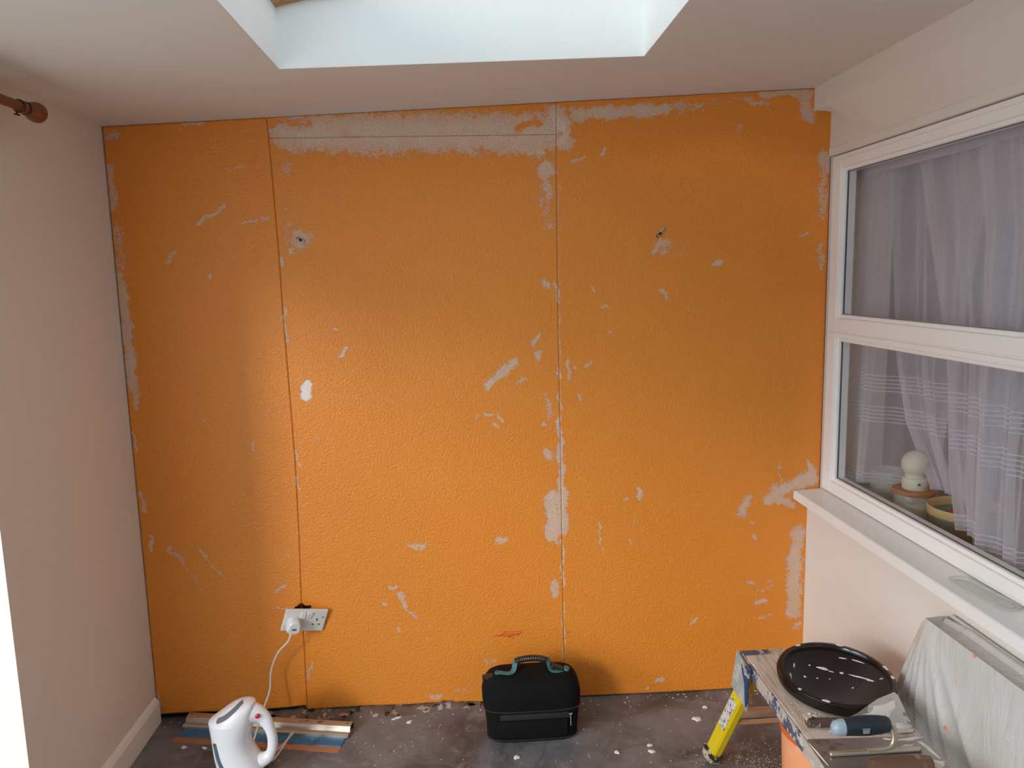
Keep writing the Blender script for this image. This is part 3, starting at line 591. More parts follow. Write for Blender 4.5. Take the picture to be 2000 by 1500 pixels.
# ------------------------------------------------------------------ kettle
M_KET = mat('white_kettle_plastic', (0.88, 0.88, 0.93), 0.22, var=0.01)
M_KGREY = mat('grey_kettle_plastic', (0.17, 0.18, 0.20), 0.35); M_KBLUE = mat('blue_grey_gauge', (0.10, 0.15, 0.20), 0.25)
KX, KY = 0.372, -0.335
ke = thing('kettle', 'white plastic electric kettle standing on the floor before the blue spatula', 'kettle', (KX, KY, 0.0))
def kring(cx, z, a, b, tilt=0.0, e=2.2):
    return [Vector((KX+cx+a*math.copysign(abs(math.cos(t))**(2/e), math.cos(t)), KY+b*math.copysign(abs(math.sin(t))**(2/e), math.sin(t)), z+tilt*a*math.cos(t))) for t in [2*PI*k_/48 for k_ in range(48)]]
bm = nb()
loft(bm, [kring(*q_) for q_ in ((0.018, 0.030, 0.068, 0.058), (0.018, 0.034, 0.073, 0.063), (0.012, 0.055, 0.069, 0.062), (0.002, 0.080, 0.0625, 0.060), (-0.005, 0.110, 0.0575, 0.058), (-0.006, 0.145, 0.0585, 0.058), (-0.002, 0.175, 0.0655, 0.060), (-0.0005, 0.191, 0.068, 0.060))])
body = part('body', bm, M_KET, ke, True)
bm = nb()
# spout lip and domed top
loft(bm, [kring(*q_) for q_ in ((0.000, 0.1915, 0.0685, 0.0600), (0.004, 0.200, 0.0655, 0.0585, 0.06), (0.014, 0.215, 0.058, 0.054, 0.13), (0.024, 0.229, 0.049, 0.047, 0.16), (0.033, 0.240, 0.037, 0.037, 0.13), (0.040, 0.247, 0.022, 0.023, 0.05), (0.044, 0.249, 0.006, 0.007, 0.0))])
tbv = bm.copy(); lid = part('lid', bm, M_KET, ke, True)
bm = nb(); loft(bm, [kring(*q_) for q_ in ((0.018, 0.004, 0.070, 0.064), (0.018, 0.0, 0.078, 0.068), (0.018, 0.018, 0.077, 0.067), (0.018, 0.029, 0.070, 0.061))])
part('power_base', bm, mat('black_base_plastic', (0.02, 0.02, 0.022), 0.4), ke, True)
bm = nb()
hp = spline([(0.036, 0, 0.2065), (0.068, 0, 0.206), (0.093, 0, 0.190), (0.110, 0, 0.155), (0.117, 0, 0.118), (0.113, 0, 0.082), (0.096, 0, 0.056), (0.060, 0, 0.044)], 7)
n_ = len(hp)
ra_ = [0.0155+0.0235*max(0, 1-k_/22)**1.1 + 0.010*max(0, (k_-n_+13)/12) for k_ in range(n_)]
rb_ = [0.0150+0.030*max(0, 1-k_/15)**1.2+0.018*max(0, (k_-n_+12)/12) for k_ in range(n_)]
tube(bm, [Vector((KX+p_.x, KY, p_.z)) for p_ in hp], ra_, 24, rb_, upv=(0, 1, 0))
hb = bm.copy(); handle = part('handle', bm, M_KET, ke, True)
def on_surface(tree, pts, w, off=0.0012, view=Vector((0.25, 0.92, -0.30))):
    """a thin strip laid on a surface: pts are world positions near it; cast along the viewing slant"""
    bm = nb(); rows = []; view = view.normalized()
    for i, p_ in enumerate(pts):
        t = (pts[min(i+1, len(pts)-1)]-pts[max(i-1, 0)]).normalized(); s_ = t.cross(view).normalized()
        ww = w[i] if isinstance(w, list) else w; row = []
        for k_ in (-1, -0.33, 0.33, 1):
            o_ = p_ + s_*ww*k_ - view*0.4
            hit = tree.ray_cast(o_, view)
            if hit[0] is None: row = None; break
            row.append(hit[0] - view*off)
        if row: rows.append(row)
    if len(rows) > 1: loft(bm, rows, False, False)
    return bm
tree = BVHTree.FromBMesh(tbv)
part('lid_insert', on_surface(tree, spline([(KX-0.036, KY-0.045, 0.209), (KX-0.006, KY-0.045, 0.222), (KX+0.020, KY-0.036, 0.241), (KX+0.034, KY-0.02, 0.254)], 8), [0.003]+[0.0078]*30), M_KGREY, lid, True, label='dark grey curved inlay')
t2 = nb()
loft(t2, [kring(*q_) for q_ in ((0.018, 0.034, 0.073, 0.063), (0.012, 0.055, 0.069, 0.062), (0.002, 0.080, 0.0625, 0.060), (-0.005, 0.110, 0.0575, 0.058), (-0.006, 0.145, 0.0585, 0.058), (-0.002, 0.175, 0.0655, 0.060))])
tree2 = BVHTree.FromBMesh(t2); t2.free()
part('water_gauge', on_surface(tree2, spline([(KX-0.044, KY-0.05, 0.142), (KX-0.040, KY-0.05, 0.120), (KX-0.033, KY-0.05, 0.088), (KX-0.021, KY-0.05, 0.060), (KX-0.006, KY-0.05, 0.040)], 8), [0.0065, 0.0075]+[0.0075]*40), M_KBLUE, body, True, label='blue grey water gauge strip')
tree3 = BVHTree.FromBMesh(hb); hb.free()
bm = nb(); cb = tree3.ray_cast(Vector((KX+0.083, KY-0.4, 0.207+0.02)), Vector((0, 1, -0.05)).normalized())
cb = cb[0] if cb[0] is not None else Vector((KX+0.083, KY-0.02, 0.207))
t = nb(); lathe(t, [(0.0075, -0.004), (0.0075, 0.002), (0.005, 0.0036), (0.0, 0.004)], Vector((0, 0, 0)), 20); t.transform(Matrix.Translation(cb) @ Matrix.Rotation(PI/2-0.15, 4, 'X')); merge(bm, t)
part('switch_button', bm, mat('red_button', (0.55, 0.012, 0.02), 0.25), handle, True, label='round red button')
tbv.free()
bm = nb(); tube(bm, spline([(KX+0.072, KY+0.03, 0.012), (KX+0.105, KY+0.105, 0.016), (KX+0.138, KY+0.150, 0.034), (KX+0.134, KY+0.142, 0.038), (KX+0.118, KY+0.10, 0.022), (KX+0.092, KY+0.055, 0.006), (KX+0.05, KY+0.10, 0.005), (KX+0.01, KY+0.14, 0.006)], 8), 0.0030, 10)
part('flex', bm, M_CORD, ke, True, label='white looped flex')

# ------------------------------------------------------------------ long plastering spatula on the floor
sp_ = thing('plastering_spatula', 'long metal plastering spatula with blue and tan blade lying along the orange wall', 'spatula', (0.098, -0.137, 0.0), (0, 0, math.atan2(-0.111, 0.57)))
M_ALU = mat('dull_aluminium', (0.58, 0.53, 0.44), 0.38, 0.8, var=0.15, vscale=20, layers=(((0.30, 0.27, 0.22), 14, 0.60, 0.06),), bump=0.1, bscale=120)
M_BLUEP = mat('blue_painted_steel', (0.045, 0.20, 0.42), 0.4, 0.2, var=0.1, splat=((0.62, 0.60, 0.56), 60, 0.66, 0.02), layers=(((0.02, 0.04, 0.07), 9, 0.60, 0.1),))
M_TAN = mat('steel_blade_warm', (0.52, 0.33, 0.22), 0.32, 0.6, var=0.1, splat=((0.70, 0.66, 0.60), 45, 0.66, 0.02))
LS = 0.582
bm = nb(); add_box(bm, 0.0, LS, 0.0, 0.030, 0.0, 0.0012); part('blade_edge', bm, M_TAN, sp_, local=True, label='bare tan steel edge')
bm = nb(); add_box(bm, 0.004, LS-0.002, 0.0295, 0.084, 0.0012, 0.0032, 0.0006); part('blade_backing', bm, M_BLUEP, sp_, local=True, label='blue painted blade')
prof = [(0.074, 0.003), (0.074, 0.010), (0.080, 0.0145), (0.087, 0.0145), (0.090, 0.012), (0.094, 0.012), (0.097, 0.020), (0.103, 0.0275), (0.112, 0.031), (0.125, 0.031), (0.134, 0.026), (0.137, 0.017), (0.134, 0.008), (0.126, 0.003)]
bm = nb(); x0, x1 = -0.004, LS+0.006
inner = [(0.1165+(a-0.1165)*0.80, 0.0165+(b-0.0165)*0.80) for a, b in prof[6:]]
loft(bm, [[Vector((x_, a, b)) for a, b in prof] for x_ in (x0, x1)])
part('handle_profile', bm, M_ALU, sp_, local=True)
for xx in (x0-0.0004, x1+0.0004):
    bm = nb(); loft(bm, [[Vector((xx+d_, a, b)) for a, b in inner] for d_ in (-0.0003, 0.0003)]); part('end_opening', bm, M_BLACK, sp_, local=True, label='dark open end of the profile')
for xx in (0.010, LS-0.010):
    bm = nb(); lathe(bm, [(0.003, 0), (0.003, 0.0006)], Vector((xx, 0.116, 0.0309)), 12); part('screw_hole', bm, M_BLACK, sp_, local=True)
bm = nb()
for q in ([(0.405, .108), (0.410, .118), (0.414, .110), (0.419, .119)], [(0.424, .110), (0.431, .112), (0.436, .119), (0.429, .118), (0.424, .111)], [(0.441, .119), (0.445, .109)], [(0.47, .108), (0.482, .121), (0.488, .112), (0.476, .109), (0.465, .117), (0.49, .118)]):
    tube(bm, [(a, b, 0.0312) for a, b in q], 0.0007, 5)
_p = part('marker_writing', bm, M_BLACK, sp_, local=True, label='scrawled black marker'); _p['kind'] = 'stuff'

# ------------------------------------------------------------------ black lunch bag
bg_ = thing('lunch_bag', 'black fabric domed tool bag with teal handle straps standing against the wall', 'bag', (1.305, -0.172, 0.0))
M_FAB = mat('black_fabric', (0.0045, 0.0045, 0.0052), 0.9, var=0.25, vscale=18, bump=0.35, bscale=420, bdist=0.0006, spec=0.2, layers=(((0.018, 0.016, 0.016), 7, 0.58, 0.2),))
M_FAB2 = mat('charcoal_webbing', (0.014, 0.013, 0.014), 0.8, bump=0.4, bscale=500, bdist=0.0006)
M_TEAL = mat('teal_webbing', (0.055, 0.165, 0.165), 0.7, var=0.1, bump=0.3, bscale=500, bdist=0.0005)
M_CLIP = mat('black_clip_plastic', (0.018, 0.017, 0.017), 0.35)
BX, BY = 1.305, -0.172
def bag_ring(z, a, b, cx=0.0, cy=0.0, e=4.5, wob=0.0):
    r = sring(BX+cx, BY+cy, z, a, b, 72, e)
    return [v + Vector((wob*math.sin(9*v.x*6), wob*math.sin(v.x*37+z*40), wob*0.6*math.sin(v.x*29+v.y*20))) for v in r]
bm = nb()
loft(bm, [bag_ring(*q_) for q_ in ((0.002, 0.138, 0.070), (0.0, 0.142, 0.074), (0.008, 0.149, 0.080), (0.030, 0.150, 0.082), (0.070, 0.154, 0.084), (0.112, 0.158, 0.085))])
bodyb = part('lower_body', bm, M_FAB, bg_, True)
bm = nb()
prof_ = ((0.1125, 0.159, 0.086), (0.130, 0.163, 0.088, 0, 0, 4), (0.150, 0.164, 0.088, 0, 0, 3.6), (0.166, 0.161, 0.087, 0, 0, 3.8), (0.182, 0.154, 0.082, 0, 0, 3.8), (0.196, 0.144, 0.072, 0, 0, 3.8), (0.206, 0.134, 0.056, 0, 0, 3.8), (0.2125, 0.126, 0.036, 0, 0, 3.6), (0.2150, 0.118, 0.014, 0, 0, 3))
loft(bm, [bag_ring(q_[0], q_[1], q_[2], *(q_[3:] if len(q_) > 3 else ()), wob=0.0008) for q_ in prof_])
part('domed_top', bm, M_FAB, bg_, True)
bm = nb()
for z_, a_, b_ in ((0.1125, 0.1600, 0.0870), (0.010, 0.1495, 0.0805)):
    r = bag_ring(z_, a_, b_); tube(bm, r+[r[0]], 0.0022, 6, cap=False)
part('piping', bm, M_FAB2, bodyb, True, label='raised piping around base and zip')
bm = nb(); add_box(bm, BX-0.118, BX+0.112, BY-0.0885, BY-0.080, 0.026, 0.082, 0.004); part('front_pocket', bm, M_FAB, bodyb, True)
bm = nb(); add_box(bm, BX-0.108, BX+0.118, BY-0.0900, BY-0.080, 0.086, 0.105, 0.003); part('pocket_flap', bm, M_FAB2, bodyb, True, label='lighter grey zip band')
bm = nb(); add_box(bm, BX+0.121, BX+0.1235, BY-0.0895, BY-0.085, 0.058, 0.098, 0.0008); add_box(bm, BX+0.117, BX+0.128, BY-0.0905, BY-0.085, 0.098, 0.101, 0.0008)
part('zip_puller', bm, mat('worn_zip', (0.42, 0.40, 0.38), 0.4, 0.4), bodyb, label='pale worn zip puller')
# teal straps: flat webbing loops
def strap(pts, w, th, m, nm, lab=None, upv=(0, 1, 0)):
    bm = nb(); tube(bm, spline(pts, 6), th, 8, w, upv=upv); return part(nm, bm, m, bg_, True, lab)
strap([(1.198, BY-0.012, 0.2165), (1.207, BY-0.02, 0.2170), (1.228, BY-0.024, 0.2160), (1.243, BY-0.02, 0.2180), (1.250, BY-0.012, 0.2265), (1.253, BY-0.004, 0.2405), (1.260, BY, 0.2505)], 0.0105, 0.0020, M_TEAL, 'strap')
strap([(1.420, BY-0.012, 0.2095), (1.402, BY-0.02, 0.2145), (1.386, BY-0.024, 0.2150), (1.374, BY-0.02, 0.2175), (1.3685, BY-0.012, 0.2265), (1.3655, BY-0.004, 0.2405), (1.359, BY, 0.2500)], 0.0105, 0.0020, M_TEAL, 'strap')
gp = spline([(1.2545, BY, 0.2435), (1.275, BY, 0.2495), (1.305, BY, 0.2525), (1.337, BY, 0.2500), (1.361, BY, 0.2425)], 9)
strap_g = nb(); n_ = len(gp); tube(strap_g, gp, [0.0098+0.0011*(1 if (k_ % 2 and 3 < k_ < n_-4) else 0) for k_ in range(n_)], 14, upv=(0, 1, 0))
part('grip', strap_g, M_CLIP, bg_, False, 'black ribbed rubber grip')
for s_, (x_, z_, an) in ((-1, (1.183, 0.207, 0.32)), (1, (1.412, 0.2115, 0.45))):
    t = nb(); lathe(t, [(0.0085, -0.008), (0.0125, -0.008), (0.0125, 0.008), (0.0085, 0.008)], Vector((0, 0, 0)), 20); t.transform(Matrix.Translation((x_+0.010 if s_ < 0 else x_+0.012, BY-0.012, z_)) @ Matrix.Rotation(0.25, 4, 'Y') @ Matrix.Scale(0.8, 4, (1, 0, 0)))
    t.transform(Matrix.Translation((0, 0, 0.001)))
    lp = part('strap_loop', t, M_TEAL, bg_, True)
    t = nb(); add_box(t, -0.020, 0.017, -0.012, 0.012, -0.006, 0.006, 0.003); add_box(t, -0.024, -0.016, -0.014, 0.014, -0.0075, 0.0075, 0.003)
    t.transform(Matrix.Translation((x_-0.016, BY-0.012, z_-0.006 if s_ < 0 else z_+0.010)) @ Matrix.Rotation(an if s_ > 0 else -0.25, 4, 'Y'))
    part('side_clip', t, M_CLIP, bg_, label='black plastic clip')
bm = nb(); t = nb(); lathe(t, [(0.005, -0.001), (0.0066, -0.001), (0.0066, 0.001), (0.005, 0.001)], Vector((0, 0, 0)), 16); t.transform(Matrix.Translation((1.176, BY-0.024, 0.199)) @ Matrix.Rotation(PI/2, 4, 'X')); merge(bm, t)
part('ring', bm, mat('steel_ring', (0.5, 0.5, 0.5), 0.3, 1.0), bg_, True)

# ------------------------------------------------------------------ hop-up bench
HB = 0.45
BX0, BX1, BY0, BY1 = 1.872, 2.142, -0.562, -1.38
M_WOOD = mat('dusty_plywood', (0.68, 0.56, 0.46), 0.85, var=0.08, vscale=9, stretch=(16, 1.5, 16), grain=((0.52, 0.40, 0.31), 6), bump=0.5, bscale=9, bdist=0.0015, layers=(((0.72, 0.63, 0.54), 9, 0.46, 0.25), ((0.78, 0.72, 0.64), 60, 0.665, 0.02)))
M_EDGE = mat('plastered_grey_rail', (0.10, 0.12, 0.19), 0.55, 0.2, var=0.3, layers=(((0.55, 0.47, 0.40), 13, 0.47, 0.05), ((0.66, 0.60, 0.54), 45, 0.55, 0.04)), bump=0.4, bscale=80)
M_YEL = mat('yellow_fibreglass', (0.78, 0.60, 0.008), 0.38, var=0.08, splat=((0.20, 0.19, 0.10), 50, 0.70, 0.02))
M_BLU = mat('blue_plastic_plastered', (0.020, 0.055, 0.16), 0.5, var=0.2, layers=(((0.46, 0.45, 0.40), 17, 0.56, 0.03),), splat=((0.02, 0.03, 0.06), 90, 0.70, 0.02), bump=0.5, bscale=60)
M_BLU2 = mat('grey_plaster_on_blue', (0.34, 0.37, 0.36), 0.75, var=0.2, vscale=20, layers=(((0.50, 0.47, 0.42), 20, 0.50, 0.1), ((0.03, 0.05, 0.10), 40, 0.67, 0.03)), bump=0.6, bscale=50)
M_RUB = mat('plaster_caked_rubber', (0.50, 0.42, 0.33), 0.85, layers=(((0.03, 0.025, 0.02), 32, 0.50, 0.03),), bump=0.8, bscale=70, bdist=0.004)
be = thing('work_bench', 'plaster-spattered hop-up bench with wooden top and yellow splayed legs', 'bench', (2.007, -0.95, 0.0))
part('top_board', add_box(nb(), BX0+0.008, BX1-0.004, BY1, BY0-0.028, HB-0.018, HB, 0.002), M_WOOD, be)
part('side_rail', add_box(nb(), BX0+0.002, BX0+0.0075, BY1, BY0-0.028, HB-0.040, HB-0.0015, 0.001), M_EDGE, be)
part('side_rail', add_box(nb(), BX1-0.0035, BX1+0.002, BY1, BY0-0.028, HB-0.040, HB-0.001, 0.001), M_WOOD, be)
part('end_rail', add_box(nb(), BX0+0.002, BX1+0.002, BY0-0.027, BY0-0.002, HB-0.040, HB+0.001, 0.0015), M_EDGE, be)
part('end_rail', add_box(nb(), BX0+0.002, BX1+0.002, BY1-0.026, BY1-0.001, HB-0.040, HB+0.001, 0.0015), M_EDGE, be)
def leg_box(bm, top, bot, wx, wy, bev=0.003, shell=0):
    """leg along top -> bot with cross-section wx (x) by wy (y)"""
    rings = []
    for c in (top, bot):
        rings.append([Vector((c[0]+sx*wx/2, c[1]+sy*wy/2, c[2])) for sx, sy in ((-1, -1), (1, -1), (1, 1), (-1, 1))])
    t = nb(); loft(t, rings); bmesh.ops.recalc_face_normals(t, faces=t.faces[:]); bmesh.ops.bevel(t, geom=t.edges[:], offset=bev, segments=2, affect='EDGES'); merge(bm, t)
for (sx, sy) in ((-1, 1), (1, 1), (-1, -1), (1, -1)):
    xt = BX0+0.022 if sx < 0 else BX1-0.022; xb = xt+sx*0.040
    yt = BY0-0.055 if sy > 0 else BY1+0.055; yb = yt+sy*0.218
    top = Vector((xt, yt, HB-0.028)); bot = Vector((xb, yb, 0.028))
    lg = part('leg', nb(), None, be) if False else None
    bm = nb(); leg_box(bm, top, bot, 0.026, 0.066, 0.004); lg = part('leg', bm, M_YEL, be)
    def along(f): return top + (bot-top)*f
    bm = nb(); leg_box(bm, along(0.955), bot+Vector((sx*0.003, sy*0.016, -0.027)), 0.040, 0.080, 0.008)
    bmesh.ops.subdivide_edges(bm, edges=bm.edges[:], cuts=2, use_grid_fill=True)
    for v in bm.verts:
        if v.co.z > 0.004: v.co += Vector((rng.normal(), rng.normal(), rng.normal()))*0.0022
        v.co.z = max(v.co.z, 0.0005)
    part('foot', bm, M_RUB, lg, label='rubber foot caked in plaster')
    if sx < 0 and sy > 0:
        a = along(0.34); b = along(0.66)
        bm = nb(); ring = [Vector((p_.x-0.0137, p_.y+o_, p_.z)) for p_, o_ in ((a, -0.022), (b, -0.022), (b, 0.024), (a, 0.024))]
        vs = [bm.verts.new(v) for v in ring]; bm.faces.new(vs)
        r_ = bmesh.ops.extrude_face_region(bm, geom=bm.faces[:]); bmesh.ops.translate(bm, vec=(-0.0006, 0, 0), verts=[g for g in r_['geom'] if isinstance(g, bmesh.types.BMVert)])
        part('sticker', bm, mat('printed_sticker', (0.66, 0.66, 0.62), 0.5, layers=(((0.10, 0.11, 0.14), 75, 0.55, 0.02), ((0.55, 0.12, 0.05), 24, 0.68, 0.02)), stretch=(1, 1, 3)), lg, label='scuffed white printed sticker')
    # corner bracket: outer cheek (plastered) and inner blue cheek
    bm = nb()
    xo = BX0-0.002 if sx < 0 else BX1+0.002
    y_ = lambda d_: (BY0-d_) if sy > 0 else (BY1+d_)
    poly = [(y_(-0.001), HB+0.001), (y_(0.098), HB-0.006), (y_(0.086), HB-0.105), (y_(0.078), HB-0.142), (y_(0.060), HB-0.128), (y_(0.006), HB-0.128), (y_(-0.040), HB-0.128)]
    Mx = Matrix(((0, 0, 1, 0), (1, 0, 0, 0), (0, 1, 0, 0), (0, 0, 0, 1)))
    prism(bm, poly, min(xo, xo+sx*0.006), max(xo, xo+sx*0.006), 0.0015, Mx)
    bk = part('corner_bracket', bm, M_BLU2 if (sx, sy) == (-1, 1) else M_BLU, be, label='plaster-smeared blue corner bracket')
    if (sx, sy) == (-1, 1):
        bm = nb()
        poly = [(y_(0.040), HB+0.0015), (y_(0.105), HB-0.004), (y_(0.094), HB-0.105), (y_(0.080), HB-0.126), (y_(0.074), HB-0.06), (y_(0.052), HB-0.03)]
        prism(bm, poly, xo-0.0095, xo-0.006, 0.001, Mx); part('bracket_cheek', bm, M_BLU, bk, label='clean blue strip of the bracket')
# cross brace between the far legs
bm = nb(); tube(bm, [(BX0+0.0, BY0+0.045, 0.20), (BX1-0.0, BY0+0.045, 0.20)], 0.009, 4); part('brace', bm, mat('brown_brace', (0.40, 0.22, 0.13), 0.5), be)

# bucket lid
def splatter(name, base, rough, thr, sc_=26, col=(0.78, 0.76, 0.72)):
    return mat(name, base, rough, var=0.1, layers=((col, sc_, thr, 0.012), (col, sc_*4.5, thr+0.035, 0.01)))
M_LID = splatter('black_lid_plastic', (0.014, 0.010, 0.008), 0.16, 0.72, 20)
li = thing('bucket_lid', 'round black bucket lid flecked with plaster lying on the bench', 'lid', (2.045, -0.775, HB), (0.090, 0.0, 0.0))
R_ = 0.1405
bm = nb(); lathe(bm, [(0.0, 0.0165), (R_-0.020, 0.0165), (R_-0.014, 0.018), (R_-0.0125, 0.026), (R_-0.010, 0.0285), (R_-0.003, 0.0285), (R_, 0.026), (R_, 0.019), (R_+0.0025, 0.018), (R_+0.0025, 0.012), (R_, 0.011), (R_, 0.001), (R_-0.003, 0.0), (R_-0.006, 0.004), (R_-0.010, 0.0125), (0.0, 0.0135)], Vector((0, 0, 0)), 96, cap=False)
bmesh.ops.translate(bm, vec=(0, 0, 0.0155), verts=bm.verts[:]); lido = part('lid_disc', bm, M_LID, li, True, local=True)
# plaster blobs on the lid
M_PLA = mat('dried_plaster', (0.80, 0.76, 0.70), 0.85, var=0.06, bump=0.5, bscale=200)
def blob(bm, c, rx, ry, h, ang=0, n=14, rag=0.25):
    ph = rng.uniform(0, 6.28, 3); t = nb(); rings = []
    for s_, hh in ((1.0, 0.0), (0.93, h*0.55), (0.6, h*0.95), (0.15, h)):
        rings.append([Vector((rx*s_*math.cos(a)*(1+rag*math.sin(2*a+ph[0])*0.6+rag*math.sin(5*a+ph[1])*0.5), ry*s_*math.sin(a)*(1+rag*math.sin(3*a+ph[2])), hh)) for a in [2*PI*i/n for i in range(n)]])
    loft(t, rings); t.transform(Matrix.Translation(c) @ Matrix.Rotation(ang, 4, 'Z')); merge(bm, t)
bm = nb(); zt = 0.0322
for (x, y, rx, ry, an) in ((-0.018, 0.036, 0.015, 0.0052, -0.5), (0.022, 0.012, 0.005, 0.004, 0), (-0.078, 0.005, 0.003, 0.004, 0), (-0.085, 0.055, 0.011, 0.002, 1.1), (-0.045, 0.052, 0.003, 0.002, 0), (0.060, -0.010, 0.024, 0.0026, -0.55), (0.078, -0.025, 0.010, 0.003, -0.4), (-0.05, -0.004, 0.002, 0.002, 0), (0.088, 0.058, 0.014, 0.002, -0.7), (-0.112, 0.012, 0.014, 0.0018, 1.3), (0.055, 0.075, 0.009, 0.0022, -0.4), (0.020, -0.050, 0.003, 0.002, 0.3), (-0.02, -0.01, 0.0016, 0.0016, 0), (0.11, -0.02, 0.006, 0.002, 0.4), (-0.002, 0.02, 0.006, 0.001, -0.6)):
    blob(bm, Vector((x, y, zt-0.0003)), rx, ry, 0.0016, an)
_p = part('plaster_splash', bm, M_PLA, lido, label='white plaster blobs', local=True); _p['kind'] = 'stuff'
bm = nb()
for an, ln in ((1.05, 0.010), (1.9, 0.009), (0.05, 0.012), (5.4, 0.006), (3.6, 0.005), (4.1, 0.010), (-0.25, 0.008)):
    blob(bm, Vector(((R_-0.006)*math.cos(an), (R_-0.006)*math.sin(an), 0.0438)), ln, 0.004, 0.0014, an+PI/2)
_p = part('rim_splash', bm, M_PLA, lido, label='white plaster on the rim', local=True); _p['kind'] = 'stuff'

# plastering trowel
M_STEEL = mat('worn_steel', (0.42, 0.39, 0.38), 0.28, 0.92, var=0.12, vscale=14, layers=(((0.20, 0.15, 0.13), 9, 0.56, 0.12),))
M_STEELP = mat('plastered_steel', (0.36, 0.35, 0.35), 0.4, 0.7, layers=(((0.74, 0.72, 0.68), 13, 0.50, 0.04), ((0.12, 0.12, 0.14), 38, 0.66, 0.02)), bump=0.3, bscale=90)
tw = thing('plastering_trowel', 'steel plastering trowel with dark blue handle lying across the bench', 'trowel', (2.005, -1.045, HB))
bm = nb(); prism(bm, [(1.877, -0.985), (2.140, -0.997), (2.136, -1.113), (1.870, -1.099)], HB+0.001, HB+0.0022, 0.0); part('blade', bm, M_STEEL, tw)
bm = nb()
for (x, y, rx, ry, an) in ((2.105, -1.005, 0.030, 0.005, 0.1), (2.128, -1.04, 0.006, 0.032, 0.1), (2.085, -1.03, 0.016, 0.004, 0.2), (2.11, -1.095, 0.022, 0.010, 0.2), (2.06, -1.002, 0.014, 0.0022, -0.3), (1.879, -1.04, 0.002, 0.035, 0.08), (1.888, -1.098, 0.012, 0.002, 0)):
    blob(bm, Vector((x, y, HB+0.0021)), rx, ry, 0.0016, an, rag=0.4)
_p = part('plaster_residue', bm, M_PLA, tw, label='white plaster smears on the blade'); _p['kind'] = 'stuff'
bm = nb(); add_box(bm, 1.899, 2.108, -1.055, -1.043, HB+0.0022, HB+0.012, 0.004, 3); part('mounting_bar', bm, M_ALU, tw, True, label='grey alloy mounting bar')
bm = nb(); tube(bm, spline([(1.985, -1.049, HB+0.0105), (2.030, -1.049, HB+0.0125), (2.046, -1.047, HB+0.026), (2.047, -1.044, HB+0.048), (2.040, -1.042, HB+0.066), (2.018, -1.042, HB+0.0675)], 7), 0.0072, 14, [0.0055]*36, upv=(0, 1, 0)); part('shank', bm, M_ALU, tw, True)
HZ = HB+0.066
def handle_rings(xs, c, zax=0): return [[Vector((x_, c[1]+a_*math.cos(t), c[2]+b_*math.sin(t)+d_)) for t in [2*PI*i/28 for i in range(28)]] for x_, a_, b_, d_ in xs]
cH = (0, -1.042, HZ)
bm = nb(); loft(bm, handle_rings([(1.932, 0.0165, 0.0185, -0.001), (1.960, 0.0185, 0.0215, 0.0), (1.985, 0.0190, 0.0225, 0.0), (2.012, 0.0180, 0.0205, 0.0), (2.030, 0.0155, 0.018, 0.0), (2.035, 0.012, 0.014, 0.0)], cH)); part('grip', bm, mat('blue_black_rubber', (0.012, 0.024, 0.034), 0.45, var=0.1), tw, True, 'blue-black rubber grip')
bm = nb(); loft(bm, handle_rings([(1.905, 0.003, 0.004, -0.003), (1.9065, 0.009, 0.010, -0.003), (1.911, 0.0135, 0.015, -0.002), (1.921, 0.016, 0.018, -0.0015), (1.9318, 0.0166, 0.0186, -0.001)], cH)); part('grip_end', bm, mat('pale_blue_grey_plastic', (0.33, 0.42, 0.50), 0.3), tw, True, 'pale blue grey rounded end')
bm = nb(); yf = -1.042-0.0195
M_LOGO = mat('printed_grey', (0.32, 0.34, 0.34), 0.5)
for i in range(6): add_box(bm, 1.9665+i*0.0028, 1.9680+i*0.0028, yf-0.0004, yf+0.004, HZ-0.001+0.0, HZ+0.0048)
add_box(bm, 1.9672, 1.9812, yf-0.0004, yf+0.004, HZ-0.0036, HZ-0.001); add_box(bm, 1.9675, 1.9808, yf-0.0004, yf+0.005, HZ-0.0068, HZ-0.0046)
part('grip_emblem', bm, M_LOGO, tw, label='small grey comb-shaped emblem')

# filling knife
KT = Matrix.Translation((0, -0.985, HB+0.004)) @ Matrix.Rotation(0.42, 4, 'X') @ Matrix.Translation((0, 0.985, -HB-0.004))
fk = thing('filling_knife', 'broad filling knife thick with white plaster beside the lid, brown handle', 'filling knife', (1.99, -0.93, HB))
bm = nb(); prism(bm, [(1.985, -0.944), (2.020, -0.930), (2.085, -0.896), (2.135, -0.880), (2.140, -0.888), (2.133, -0.978), (2.126, -0.985), (2.080, -0.985), (2.02, -0.958), (1.985, -0.950)], HB+0.004, HB+0.0055, 0); bm.transform(KT); part('blade', bm, M_STEELP, fk)
bm = nb(); blob(bm, Vector((2.088, -0.925, HB+0.0054)), 0.036, 0.016, 0.003, 0.35, 20, 0.3); blob(bm, Vector((2.10, -0.965, HB+0.0054)), 0.020, 0.007, 0.002, -0.2, 16, 0.4); blob(bm, Vector((2.05, -0.935, HB+0.0054)), 0.02, 0.007, 0.002, 0.3, 16, 0.4); bm.transform(KT)
_p = part('plaster_residue', bm, M_PLA, fk, label='thick white plaster on the blade'); _p['kind'] = 'stuff'
M_HB = mat('grubby_brown_handle', (0.085, 0.050, 0.040), 0.5, layers=(((0.60, 0.56, 0.50), 60, 0.60, 0.02),), bump=0.3, bscale=120)
